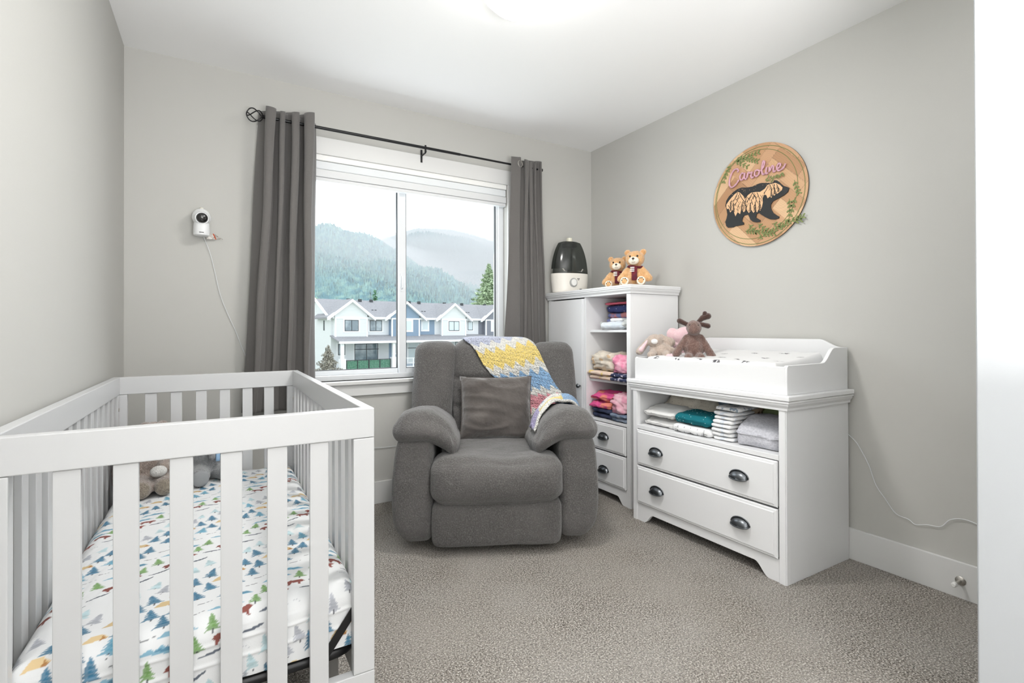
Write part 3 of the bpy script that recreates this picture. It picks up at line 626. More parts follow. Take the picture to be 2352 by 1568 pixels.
# pillow (top-level, rests on the seat)
TH = math.radians(-12)
pw = thing('throw_pillow', 'square taupe grey velvet pillow standing on the recliner seat', 'pillow', Vector((-1.3714, -.9688, 0))+Matrix.Rotation(RZ, 3, 'Z') @ Vector((.022, .50, .425)), RZ)
def pil(u, v):
    a = u*2-1; b = v*2-1; side = 1
    return a, b
def cushion(half, th, seed, lean):
    n = 46; mb = MB(); T = np.linspace(-1, 1, n+1); V_ = []; 
    for s in (-1, 1):
        Aa, Bb = np.meshgrid(T, T, indexing='ij'); a, b = Aa.ravel(), Bb.ravel()
        pin = 1-.055*(1-b**2)*a**2; pin2 = 1-.05*(1-a**2)*b**2
        X = a*half[0]*pin; Z = b*half[1]*pin2; t = th*((1-a**4)*(1-b**4))**.55
        P = np.stack([X, Z, a*0+s], 1)
        rdg = 1-np.abs(np.sin(nz(P*np.array([1, 1.3, 1]), 4, seed+s, 1)*2.4)); t = t*(1+.10*nz(P, 4, seed+s, 2)+.16*(rdg-.5)*(t > .01)); Y = s*t+.006*nz(P, 3, seed)*(np.abs(a)+np.abs(b))/2
        rd = np.sin(a*9*np.sign(b)+b*14)*.003*np.clip((a**2+b**2)-.7, 0, 1); Y = Y+s*rd*(t > .004)
        V_.append(np.stack([X, Y, Z], 1))
    vv = np.concatenate(V_); N_ = (n+1)**2; f = []
    I = lambda i, j: i*(n+1)+j
    for i in range(n):
        for j in range(n): q = (I(i, j), I(i+1, j), I(i+1, j+1), I(i, j+1)); f.append(q); f.append(tuple(k+N_ for k in q[::-1]))
    rim = [I(i, 0) for i in range(n+1)]+[I(n, j) for j in range(1, n+1)]+[I(i, n) for i in range(n-1, -1, -1)]+[I(0, j) for j in range(n-1, 0, -1)]
    for k in range(len(rim)): p, q = rim[k], rim[(k+1) % len(rim)]; f.append((p, q, q+N_, p+N_))
    R_ = np.array(Matrix.Rotation(lean, 3, 'X')); vv[:, 2] += half[1]; vv = vv@R_.T
    mb.v = list(map(tuple, vv.tolist())); mb.f = f; return mb
co_ = cushion((.212, .182), .062, 41, TH)
co_.build('pillow_cover', M['velvet'], pw, local=True, smooth=True)

# ---- knitted blanket draped over the chair (built by dropping it on the chair's own surface)
dg = bpy.context.evaluated_depsgraph_get()
bmx = bmesh.new(); 
for ch in rc.children:
    if ch.name.startswith(('back_cushion', 'side_bolster')):
        tmp = ch.data; bmx.from_mesh(tmp)
bvh = BVHTree.FromBMesh(bmx)
bma = bmesh.new()
for ch in rc.children:
    if ch.name.startswith('arm_pad'): bma.from_mesh(ch.data)
bva = BVHTree.FromBMesh(bma)
Lc = [(-.175, 1.10), (-.175, 1.02), (-.10, .941), (-.045, .835), (.055, .729), (.148, .622), (.215, .53), (.222, .48)]
Rc = [(.265, 1.10), (.262, 1.01), (.308, .87), (.37, .735), (.445, .64), (.52, .592), (.53, .585), (.53, .585)]
nr, ncv = 110, 44
def ip(pts, t):
    s_ = t*(len(pts)-1); i = min(int(s_), len(pts)-2); q = s_-i; return (pts[i][0]*(1-q)+pts[i+1][0]*q, pts[i][1]*(1-q)+pts[i+1][1]*q)
def top_at(x):
    h = bvh.ray_cast(Vector((x, .745, 1.5)), Vector((0, 0, -1))); return h[0].z if h[0] else .99
GP = np.zeros((nr+1, ncv+1, 3))
for i in range(nr+1):
    t = i/nr
    for j in range(ncv+1):
        w = j/ncv; a = ip(Lc, max(t, .143)); c = ip(Rc, max(t, .143)); x = a[0]*(1-w)+c[0]*w; z = a[1]*(1-w)+c[1]*w
        if t < .143:  # over the top and down the back
            q = 1-t/.143; zt = top_at(x)
            if q < .5: p = (x, .70+.09*q*2, zt+.012)
            else: p = (x, .80+.012, zt+.006-(q-.5)*2*.06)
        else:
            zt = top_at(x); zq = min(z, zt-.02)
            h = bvh.ray_cast(Vector((x, -.6, zq)), Vector((0, 1, 0)))
            yy = h[0].y if h[0] is not None else .7
            k = min(1, (t-.143)/.05)
            p = (x, min(yy, .74)-.012, zq*k+min(zt+.012, z)*(1-k) if z > zt-.03 else zq)
        GP[i, j] = p
# relax so that it spans hollows like cloth
for it in range(14):
    Q = GP.copy(); Q[1:-1, 1:-1] = (GP[:-2, 1:-1]+GP[2:, 1:-1]+GP[1:-1, :-2]+GP[1:-1, 2:])/4
    Q[1:-1, 0] = (GP[:-2, 0]+GP[2:, 0])/2; Q[1:-1, -1] = (GP[:-2, -1]+GP[2:, -1])/2
    Q[:, :, 1] = np.minimum(Q[:, :, 1], np.where(np.arange(nr+1)[:, None] > nr*.17, GP[:, :, 1]+.0015, 9)); GP = Q
GP[:, :, 1] -= .004
bk_c = {'lav': lin((176, 165, 205)), 'w': lin((228, 226, 220)), 'y': lin((240, 215, 130)), 'b': lin((140, 178, 215)), 'p': lin((235, 160, 170)), 'lg': lin((190, 195, 215))}
bands = ['lg', 'lg', 'w', 'y', 'y', 'w', 'b', 'b', 'w', 'p', 'p', 'w', 'lav', 'lav', 'w', 'b', 'y', 'w']
def blanket_col(S, Wd, off=0):
    zig = np.abs(((Wd*5.5) % 1)*2-1)*.05
    s2 = (S+zig+off+.16*(Wd-.5)-.075)*16; i = np.clip(s2.astype(int), 0, len(bands)-1)
    return np.array([bk_c[b_] for b_ in bands])[i]
bm_ = pm('crochet_wool', (1, 1, 1), .95, attr=True, spec=.1, sheen=.3, bump=(150, .008, 1, 'v'), speck=(170, (.20, .19, .19), .75, .58, .64))
fine = 3; nu_, nv_ = nr*fine, ncv*fine
def interp(u, v):
    a = u*nr; b = v*ncv; i = np.clip(a.astype(int), 0, nr-1); j = np.clip(b.astype(int), 0, ncv-1); p = (a-i)[:, None]; q = (b-j)[:, None]
    return (GP[i, j]*(1-p)+GP[i+1, j]*p)*(1-q)+(GP[i, j+1]*(1-p)+GP[i+1, j+1]*p)*q
def bf_(u, v):
    P = interp(u, v); P[:, 1] -= np.abs(np.sin(u*95))*np.abs(np.sin(v*60+(np.floor(u*30) % 2)*1.5))*.004+.004*nz(P, 3, 5); return P[:, 0], P[:, 1], P[:, 2]
U_, V_ = np.meshgrid(np.linspace(0, 1, nu_+1), np.linspace(0, 1, nv_+1), indexing='ij')
kb = thing('crochet_blanket', 'pastel zigzag striped crochet blanket draped over the recliner back and right arm', 'blanket', (-1.3714, -.9688, 0), RZ)
grid('blanket', bm_, nu_, nv_, bf_, kb, local=True, col=blanket_col(U_, V_), solid=.009)
# folded end lying on the arm
def zarm(x, y):
    h = bva.ray_cast(Vector((x, y, 1.2)), Vector((0, 0, -1))); return h[0].z if h[0] is not None else .55
def fold(u, v):
    x = .192+.335*u; y = .20+.26*u+(v-.5)*(.20-.06*u)
    zs = np.array([zarm(a_, b_) for a_, b_ in zip(x, y)])
    bul = .03*(1-(2*v-1)**4)*(1-.5*(2*u-1)**4); P = np.stack([x, v, u], 1)
    return x, y, zs+.012+bul+.006*nz(P, 4, 9)+.006*np.sin(v*14+u*5)
u2, v2 = np.meshgrid(np.linspace(0, 1, 91), np.linspace(0, 1, 61), indexing='ij')
zz_ = v2+.12*np.abs((u2*5 % 1)*2-1)
fc = np.where((zz_ < .33)[:, :, None], np.array(bk_c['y']), np.where((zz_ < .55)[:, :, None], np.array(bk_c['w']), np.array(bk_c['b'])))
fc = np.where((u2 > .5)[:, :, None], np.array(bk_c['b']), fc); fc = np.where((u2 < .12)[:, :, None], np.array(bk_c['lav']), fc); fc = np.where((v2 < .1)[:, :, None], np.array(bk_c['w']), fc)
grid('folded_end', bm_, 90, 60, fold, kb, local=True, col=fc, solid=.012)
# ---------------------------------------------------------------- ceiling lamp
lp = thing('ceiling_lamp', 'round frosted glass dome light on the ceiling, cut by the top of the photo', 'ceiling light', (-1.48, -1.38, HT))
lm = pm('lit_frosted_glass', (.95, .95, .93), .4, emit=((1, .985, .96), 8))
MB().lathe([(.165, HT-.001), (.17, HT-.02), (.165, HT-.03)], (-1.48, -1.38, 0), 40).build('base_ring', M['steel'], lp, smooth='auto')
MB().lathe([(.158, HT-.025), (.16, HT-.045), (.15, HT-.075), (.12, HT-.105), (.07, HT-.124), (.02, HT-.13), (.004, HT-.13)], (-1.48, -1.38, 0), 40).build('glass_dome', lm, lp, smooth='auto')

ld = bpy.data.lights.new('lamp_light', 'AREA'); ld.shape = 'DISK'; ld.size = .24; ld.energy = 15; ld.color = (1, .98, .95)
lo = bpy.data.objects.new('lamp_light', ld); C.objects.link(lo); lo.location = (-1.48, -1.38, 2.298)

# ---------------------------------------------------------------- curtains, rod
ry, rzv = -.092, 2.188
rod = thing('curtain_rod', 'thin black curtain rod with a wire cage finial above the window', 'curtain rod', (-1.43, ry, rzv))
MB().tube([(-2.30, ry, rzv), (-1.16, ry, rzv)], .0085, 12).build('rod', M['black'], rod, smooth='auto')
MB().tube([(-1.17, ry, rzv), (-.545, ry, rzv)], .0065, 12).build('rod', M['black'], rod, smooth='auto')
MB().lathe([(.0075, 0), (.011, .002), (.011, .014), (.006, .017)], (-.535, ry, rzv), 14, Matrix.Rotation(pi/2, 4, 'Y')).build('end_cap', M['black'], rod, smooth='auto')
for sx, xx in ((-1, -2.30),):
    fin = MB().lathe([(.009, 0), (.012, .004), (.009, .01)], (xx, ry, rzv), 12, Matrix.Rotation(sx*pi/2, 4, 'Y'))
    for k in range(4):
        pts = []
        for i in range(15):
            t_ = i/14; th = t_*pi; r_ = .036*math.sin(th); ph = k*pi/2+t_*pi*.9
            pts.append((xx+sx*(.006+.038-.038*math.cos(th)), ry+r_*math.cos(ph), rzv+r_*math.sin(ph)))
        fin.tube(pts, .003, 6)
    fin.build('finial', M['black'], rod, smooth='auto')
for xx in (-1.395,):
    MB().box(xx-.006, xx+.006, -.022, -.018, rzv-.07, rzv+.01).tube([(xx, -.02, rzv-.03), (xx, ry, rzv-.03), (xx, ry-.01, rzv-.02)], .005, 8).tube([(xx, ry, rzv-.03), (xx, ry, rzv+.016)], .006, 8).build('bracket', M['black'], rod, smooth='auto')
def curtain(name, label, x0t, x1t, x0b, x1b, waves, amp, zb, seed, phase=0, flat=0, grommets=(), skew=0):
    t_ = thing(name, label, 'curtain', ((x0t+x1t)/2, ry, zb)); zt = rzv+.045
    def f(u, v):
        z = zt+(zb-zt)*v; w = v**1.1
        a0 = x0t+(x0b-x0t)*w; a1 = x1t+(x1b-x1t)*w
        uu = np.where(u < flat, u, u); ph = phase+np.clip((u-flat)/(1-flat), 0, 1)*waves*2*pi
        # folds tight at top, flowing and merging lower down
        A_ = amp*(1-.35*w)*(1+.25*np.sin(u*7+seed))
        y = ry+A_*np.sin(ph)*(1-.35*w*np.sin(ph*.5)**2)+.012*w*nz(np.stack([u*2, v*1.5, u*0], 1), 1.2, seed)
        dx = .5*A_*np.sin(2*ph)*.8
        x = a0+(a1-a0)*u+dx+.006*nz(np.stack([u*3, v*2, u*0], 1), 1, seed+3)
        z2 = z+.014*np.sin(ph*.9+1)*(1-v)**12
        return x, np.minimum(y, -.028), z2
    grid('fabric_panel', M['curtain'], 240, 90, f, t_, solid=.0025)
    for (gx, gy, rot) in grommets:
        Mx = Matrix.Rotation(rot, 4, 'Z') @ Matrix.Rotation(pi/2, 4, 'X')
        g = MB(); pr = [(.020+.0055*math.cos(a), .0035*math.sin(a)) for a in np.linspace(0, 2*pi, 9)]
        v_ = []; f_ = []; n_ = 24
        for k in range(n_):
            an = 2*pi*k/n_
            for (r_, z_) in pr[:-1]: v_.append(Vector((gx, gy, rzv))+(Mx @ Vector((r_*math.cos(an), r_*math.sin(an), z_))))
        for k in range(n_):
            for q in range(8): f_.append((k*8+q, k*8+(q+1) % 8, ((k+1) % n_)*8+(q+1) % 8, ((k+1) % n_)*8+q))
        g.add(v_, f_).build('grommet', M['steel'], t_, smooth=True)
    return t_
curtain('window_curtain', 'long dark grey grommet curtain gathered at the left of the window behind the crib', -2.29, -2.06, -2.385, -2.05, 3.9, .066, .62, 2, phase=2.2)
curtain('window_curtain', 'dark grey grommet curtain gathered at the right of the window behind the recliner', -.785, -.55, -.85, -.49, 4.0, .040, .58, 5, phase=-1.2, flat=.3, grommets=[(-.728, -.132, .3)])

# ---------------------------------------------------------------- baby monitor
mo = thing('baby_monitor', 'small white round video baby monitor mounted on the wall left of the curtain', 'camera', (-2.583, -.045, 1.56))
PW = pm('white_plastic', (.82, .83, .84), .3); PB = pm('black_gloss', (.01, .01, .012), .08, coat=1)
MB().lathe([(.032, 1.535), (.036, 1.538), (.037, 1.56), (.034, 1.60), (.03, 1.605)], (-2.583, -.05, 0), 28).box(-2.607, -2.559, -.03, 0, 1.54, 1.59).build('base', PW, mo, smooth='auto')
MB().ell((-2.583, -.055, 1.628), (.042, .042, .044), 28).build('head', PW, mo, smooth=True)
aim = Vector((.1, -1, -.25)).normalized(); Mq = aim.to_track_quat('Z', 'Y').to_matrix().to_4x4(); hc = Vector((-2.583, -.055, 1.628))
MB().lathe([(.033, .022), (.034, .030), (.031, .036), (.029, .034)], hc, 28, Mq).build('bezel', PW, mo, smooth='auto')
MB().lathe([(.026, .026), (.026, .036), (.022, .043), (.012, .048), (.003, .050)], hc, 28, Mq).build('lens', PB, mo, smooth='auto')
MB().lathe([(.008, 1.668), (.009, 1.676), (.006, 1.68)], (-2.583, -.05, 0), 12).build('antenna_nub', pm('cream_plastic', (.8, .78, .7), .4), mo, smooth='auto')
MB().box(-2.592, -2.572, -.0875, -.0865, 1.546, 1.5495).build('printed_mark', PB, mo)
MB().add([(-2.566, -.03, 1.552), (-2.53, -.02, 1.556), (-2.518, -.012, 1.528), (-2.56, -.028, 1.525)], [(0, 1, 2, 3)]).add([(-2.53, -.02, 1.556), (-2.518, -.012, 1.528), (-2.487, -.03, 1.528), (-2.515, -.03, 1.545)], [(0, 1, 2, 3)]).build('paper_tag', pm('paper_tag', (.72, .70, .66), .8, speck=(160, (.25, .2, .18), .6, .5, .55)), mo)
MB().add([(-2.535, -.0215, 1.556), (-2.529, -.0205, 1.556), (-2.517, -.0128, 1.528), (-2.524, -.0135, 1.527)], [(0, 1, 2, 3)]).build('tag_stripe', pm('orange_print', lin((190, 90, 60)), .8), mo)
def cord(name, label, pts, r, m):
    P_ = []; n_ = len(pts)
    for i in range(n_-1):
        p0, p1, p2, p3 = [Vector(pts[max(0, min(n_-1, k))]) for k in (i-1, i, i+1, i+2)]
        for k in range(6):
            t = k/6; P_.append(.5*((2*p1)+(-p0+p2)*t+(2*p0-5*p1+4*p2-p3)*t*t+(-p0+3*p1-3*p2+p3)*t**3))
    P_.append(Vector(pts[-1])); o = MB().tube(P_, r, 8).build(name, m, smooth=True); return tag(o, label, 'cable')
cord('power_cable', 'thin white cable running down the wall from the baby monitor to the curtain', [(-2.575, -.03, 1.535), (-2.565, -.012, 1.51), (-2.545, -.006, 1.45), (-2.525, -.006, 1.36), (-2.50, -.006, 1.24), (-2.47, -.006, 1.15), (-2.43, -.006, 1.05), (-2.40, -.006, .96), (-2.36, -.012, .85), (-2.34, -.015, .7)], .0015, M['vinyl'])
cord('power_cable', 'thin white cable hanging on the right wall from behind the changing table', [(-.008, -1.80, .60), (-.008, -1.87, .545), (-.008, -1.90, .50), (-.008, -1.93, .44), (-.008, -1.955, .365), (-.008, -1.99, .315), (-.008, -2.03, .262), (-.008, -2.075, .252), (-.008, -2.10, .238), (-.008, -2.14, .25), (-.008, -2.185, .258), (-.008, -2.215, .295), (-.008, -2.26, .31), (-.008, -2.32, .30), (-.008, -2.4, .29)], .0015, M['vinyl'])
cord('power_cable', 'short white cable low on the wall between the crib and the recliner', [(-2.1, -.008, .31), (-1.9, -.008, .335), (-1.82, -.008, .33), (-1.75, -.008, .34), (-1.6, -.008, .335), (-1.3, -.008, .33)], .0015, M['vinyl'])

# door stop, floor vent
ds = thing('door_stop', 'short brushed metal door stop with white rubber tip on the right baseboard', 'door stop', (-.014, -2.248, .07))
Mx = Matrix.Rotation(-pi/2, 4, 'Y')
MB().lathe([(.017, 0), (.017, .003), (.013, .006), (.006, .008), (.006, .055)], (-.014, -2.248, .07), 20, Mx).build('rod', M['steel'], ds, smooth='auto')
MB().lathe([(.0085, .052), (.009, .056), (.009, .066), (.006, .07)], (-.014, -2.248, .07), 20, Mx).build('rubber_tip', pm('white_rubber', (.8, .8, .78), .6), ds, smooth='auto')
fv = thing('floor_vent', 'small tan floor register in the carpet under the window beside the crib', 'vent', (-1.84, -.13, 0))
vt = pm('tan_enamel', lin((150, 125, 105)), .5)
g = MB().box(-2.03, -1.745, -.20, -.185, 0, .006).box(-2.03, -1.745, -.095, -.08, 0, .006).box(-2.03, -2.015, -.185, -.095, 0, .006).box(-1.79, -1.745, -.185, -.095, 0, .006)
for i in range(10): x = -2.012+i*.0225; g.prism([(x, 0), (x+.006, .0055), (x+.010, .0055), (x+.004, 0)], lambda a, c, t_: (a, t_, c), -.187, -.093)
g.build('grille', vt, fv); MB().box(-2.025, -1.75, -.19, -.09, .0005, .0012).build('duct_shade_sheet', M['dark'], fv)  # dark sheet under the louvres, its colour stands for shade in the duct

# ---------------------------------------------------------------- shared furniture bits
Wt = M['lac']
def cup_pull(parent, x, y, z, w=.086):
    # half dome bin pull on a front facing -x
    v = []; f = []; na, nb = 18, 8
    for i in range(na+1):
        a = pi*i/na  # around from left to right over the top
        for j in range(nb+1):
            b_ = pi/2*j/nb
            yy = -math.cos(a)*w/2*(math.cos(b_)**.6 if j < nb else 0); zz = math.sin(a)*.026*(math.cos(b_)**.6 if j < nb else 0); xx = math.sin(b_)*.024*1.0
            v.append((x-xx, y+yy, z+zz-.01-(.010*math.sin(b_))))
    for i in range(na):
        for j in range(nb): f.append((i*(nb+1)+j, (i+1)*(nb+1)+j, (i+1)*(nb+1)+j+1, i*(nb+1)+j+1))
    m_ = MB().add(v, f)
    rim = [(x-.002, y-math.cos(pi*i/18)*(w/2+.003), z-.01+math.sin(pi*i/18)*.029) for i in range(19)]
    m_.tube(rim, .003, 6)
    lip = [(x-.0235*math.sin(pi*i/14)**.5-.001, y-math.cos(pi*i/14)*w/2, z-.012-.009*math.sin(pi*i/14)) for i in range(15)]
    m_.tube(lip, .003, 6)
    o = m_.build('cup_pull', M['pewter'], parent, smooth=True); md = o.modifiers.new('solid', 'SOLIDIFY'); md.thickness = .0012; return o
def drawer(parent, x, y0, y1, z0, z1, pulls, name='drawer'):
    # y0 > y1; front slab with a moulded edge, body behind
    d = MB().box(x-.012, x+.006, y0, y1, z0, z1)
    e = .012
    d.v[0:0] = []
    d2 = MB()
    P_ = [(y0, z0), (y1, z0), (y1, z1), (y0, z1)]; Q_ = [(y0-e, z0+e), (y1+e, z0+e), (y1+e, z1-e), (y0-e, z1-e)]
    v = [(x-.006, a, c) for a, c in P_]+[(x-.0115, a+(-.004 if a == y0 else .004), c+(.004 if c == z0 else -.004)) for a, c in P_]+[(x-.0125, a, c) for a, c in Q_]+[(x-.016, a-(.003 if i in (0, 3) else -.003), c+(.003 if i < 2 else -.003)) for i, (a, c) in enumerate(Q_)]
    f = []
    for k in range(3):
        for i in range(4): f.append((k*4+i, k*4+(i+1) % 4, (k+1)*4+(i+1) % 4, (k+1)*4+i))
    f.append((12, 13, 14, 15)); d2.add(v, f).box(x-.006, x+.30, y0-.004, y1+.004, z0+.003, z1-.003)
    o = d2.build(name, Wt, parent)
    for (py, pz) in pulls: cup_pull(o, x-.016, py, pz)
    return o
def apron(parent, x, y0, y1, ztop, zarch, inset):
    y0 -= .0008; y1 += .0008; L_ = y0-y1; pts = [(0, ztop), (0, 0), (inset*.55, 0)]
    for k in range(9): t = k/8; pts.append((inset*.55+inset*.45*t, zarch*(.5-.5*math.cos(pi*t))*1.0))
    for k in range(9): t = k/8; pts.append((L_-inset+inset*.45*t, zarch*(.5+.5*math.cos(pi*t))))
    pts += [(L_-inset*.55, 0), (L_, 0), (L_, ztop)]
    return MB().prism(pts, lambda a, c, t_: (t_, y0-a, c), x, x+.018).build('apron', Wt, parent, bevel=.001)
def crown(name, parent, x0, y0, y1, ztop, xb, ov=.022):
    prof = [(0, 0), (-ov*.35, .0), (-ov*.4, .010), (-ov*.75, .022), (-ov*.8, .030), (-ov, .032), (-ov, .040)]
    mb = MB(); rings = []
    for (dx, dz) in prof: rings.append([(xb, y0-dx, ztop-.044+dz), (x0+dx, y0-dx, ztop-.044+dz), (x0+dx, y1+dx, ztop-.044+dz), (xb, y1+dx, ztop-.044+dz)])
    v = [p for r_ in rings for p in r_]; f = []
    for k in range(len(rings)-1):
        for i in range(4): f.append((k*4+i, k*4+(i+1) % 4, (k+1)*4+(i+1) % 4, (k+1)*4+i))
    f.append((3, 2, 1, 0)); n_ = (len(rings)-1)*4; f.append((n_, n_+1, n_+2, n_+3)); mb.add(v, f)
    return mb.build(name, Wt, parent)

# ---------------------------------------------------------------- tall cabinet in the corner
FX = -.42; Y0, Y1, CH = -.024, -.870, 1.31
cb = thing('wardrobe_cabinet', 'tall white cabinet with one door and open shelves in the far corner', 'cabinet', (-.22, -.447, 0))
MB().box(FX+.0195, -.022, Y0-.018, Y0, 0, CH-.045).build('side_panel', Wt, cb, bevel=.001)
MB().box(FX+.0195, -.022, Y1, Y1+.018, 0, CH-.045).build('side_panel', Wt, cb, bevel=.001)
MB().box(FX+.02, -.026, -.447-.009, -.447+.009, .09, CH-.045).build('divider', Wt, cb, bevel=.001)
MB().box(-.030, -.024, Y1+.018, Y0-.018, .09, CH-.045).build('back_panel', Wt, cb)
MB().box(FX-.002, FX+.02, Y1, Y1+.034, 0, CH-.045).box(FX-.006, FX-.002, Y1+.002, Y1+.030, 0, CH-.046).build('stile', Wt, cb, bevel=.001)
MB().box(FX-.002, FX+.02, Y0-.030, Y0, 0, CH-.045).build('stile', Wt, cb, bevel=.001)
MB().box(FX-.002, FX+.02, -.457, -.441, .09, CH-.045).build('stile', Wt, cb, bevel=.001)
MB().box(FX-.026, -.02, Y1-.022, Y0+.0, CH-.004, CH+.008).build('top_board', Wt, cb, bevel=.0025)
crown('crown_moulding', cb, FX-.002, Y0-.005, Y1, CH, -.022)
for zz in (1.052, .734, .489): 
    MB().box(FX+.03 if zz > .5 else FX, -.03, -.458, Y1+.018, zz-.016, zz).build('shelf', Wt, cb, bevel=.0008)
d_ = MB().box(FX-.004, FX+.012, Y0-.034, -.437, .10, CH-.052).build('door', Wt, cb, bevel=.002)
MB().box(FX-.0065, FX-.0035, -.418, -.412, .10, CH-.052).build('door_bead', Wt, d_)
MB().lathe([(.006, 0), (.005, .010), (.013, .016), (.015, .022), (.011, .028), (.003, .030)], (FX-.004, -.395, .679), 18, Matrix.Rotation(-pi/2, 4, 'Y')).build('knob', M['pewter'], d_, smooth='auto')
drawer(cb, FX, -.459, -.833, .300, .470, [(-.645, .392)]); drawer(cb, FX, -.459, -.833, .098, .293, [(-.645, .187)])
apron(cb, FX-.001, Y0-.0, Y1, .096, .045, .12)
for (yy, zz) in ((-.55, .96), (-.78, .96), (-.52, 1.225), (-.80, 1.22)):
    MB().lathe([(.004, 0), (.004, .001)], (-.031, yy, zz), 10, Matrix.Rotation(-pi/2, 4, 'Y')).build('cam_screw', M['steel'] if zz < 1 else M['dark'], cb)

# ---------------------------------------------------------------- changing table
DX = -.5; D0, D1 = -.971, -1.850
ct = thing('changing_table', 'white changing table dresser with open shelf and two wide drawers', 'dresser', (-.26, -1.41, 0))
for y_ in (D0, D1+.018): MB().box(DX+.0195, -.018, y_-.018, y_, 0, .735).build('side_panel', Wt, ct, bevel=.001)
MB().box(-.026, -.02, D1+.018, D0-.018, .06, .735).build('back_panel', Wt, ct)
for a_, b_ in ((D0-.034, D0), (D1, D1+.034)):
    MB().box(DX-.002, DX+.02, a_, b_, 0, .735).box(DX-.006, DX-.002, a_+.004, b_-.004, 0, .733).build('stile', Wt, ct, bevel=.001)
MB().box(DX-.004, -.03, D0-.034, D1+.034, .505, .527).build('shelf', Wt, ct, bevel=.002)
crown('crown_moulding', ct, DX-.002, D0, D1, .760, -.016)
MB().box(DX-.028, -.016, D1-.026, D0+.026, .757, .778).build('top_board', Wt, ct, bevel=.004)
drawer(ct, DX, D0-.036, D1+.036, .310, .503, [(-1.154, .408), (-1.642, .408)])
drawer(ct, DX, D0-.036, D1+.036, .098, .303, [(-1.159, .206), (-1.648, .202)])
apron(ct, DX-.001, D0, D1, .095, .052, .145)
# topper
TB = DX+.006
MB().box(TB, TB+.016, D0-.012, D1+.010, .778, .895).build('topper_front', Wt, ct, bevel=.002)
for y_ in (D0-.006, D1+.018):
    pf = [(TB+.001, .778), (TB+.001, .885), (TB+.003, .894), (TB+.010, .900), (TB+.27, .902)]
    for k in range(1, 9): t = k/8; pf.append((TB+.27+.10*t, .902+.066*(.5-.5*math.cos(pi*t))))
    pf += [(-.018, .968), (-.018, .778)]
    MB().prism(pf, lambda a, c, t_: (a, t_, c), y_-.016, y_).build('topper_side', Wt, ct, bevel=.0015)
bp = [(D0-.022, .778), (D0-.022, .968)]+[(D0-.022-.12*k/8, .968+.036*(.5-.5*math.cos(pi*k/8))) for k in range(1, 9)]+[(D1+.125-.10*k/8, 1.004-.036*(.5-.5*math.cos(pi*k/8))) for k in range(0, 9)]+[(D1+.018, .968), (D1+.018, .778)]
MB().prism(bp, lambda a, c, t_: (t_, a, c), -.036, -.020).build('topper_back', Wt, ct, bevel=.0015)
MB().box(TB+.017, -.037, D0-.024, D1+.02, .7785, .786).build('topper_floor', Wt, ct)
# changing pad with scribbled print
NA2, NB2 = 330, 160; A = np.linspace(0, .79, NA2+1); B_ = np.linspace(0, .40, NB2+1); img = np.ones((NA2+1, NB2+1, 3))*.74
rs = random.Random(9); ink = lin((72, 70, 74))
for (a_, b_) in [(.09, .02), (.23, .02), (.37, .03), (.47, .02), (.62, .03), (.40, .15), (.52, .11), (.60, .20), (.72, .12), (.74, .26), (.33, .27), (.48, .30), (.62, .33), (.16, .16), (.24, .28), (.08, .30), (.30, .10)]:
    an = rs.uniform(-.5, .3)
    for k in range(7):
        q = an+rs.uniform(-.5, .5); ox, oy = rs.uniform(-.014, .014), rs.uniform(-.008, .008); l = rs.uniform(.008, .018); dx, dy = math.cos(q)*l, math.sin(q)*l*.8
        paint(img, A, B_, [(a_+ox-dx, b_+oy-dy), (a_+ox+.003, b_+oy-.003), (a_+ox+dx, b_+oy+dy), (a_+ox+dx*.3-.002, b_+oy+dy*.3+.004)], ink, .9)
cp = thing('changing_pad', 'white contoured changing pad with small dark scribbled animals on the changing table', 'changing pad', (-.26, -1.41, .787))
def padf(u, v):
    a = .79*u; b = .40*v; y = D0-.035-a*.985-.008; x = TB+.022+b*1.0
    e = .03; ru = np.minimum(u*.79, .79-u*.79)/e; rv = np.minimum(v*.4, .4-v*.4)/e
    edge = np.sqrt(np.clip(ru, 0, 1)*(2-np.clip(ru, 0, 1)))*np.sqrt(np.clip(rv, 0, 1)*(2-np.clip(rv, 0, 1)))
    z = .788+edge*(.118+.042*v-.012*np.sin(pi*v))
    return x, y, z+.0012*nz(np.stack([a, b, a*0], 1), 12, 3)
grid('pad_cover', pm('pad_cotton', (1, 1, 1), .85, attr=True, spec=.2), NA2, NB2, padf, cp, col=img)
MB().box(TB+.026, -.07, D0-.05, D1+.06, .787, .80).build('pad_base', pm('pad_vinyl', (.8, .8, .8), .6), cp)

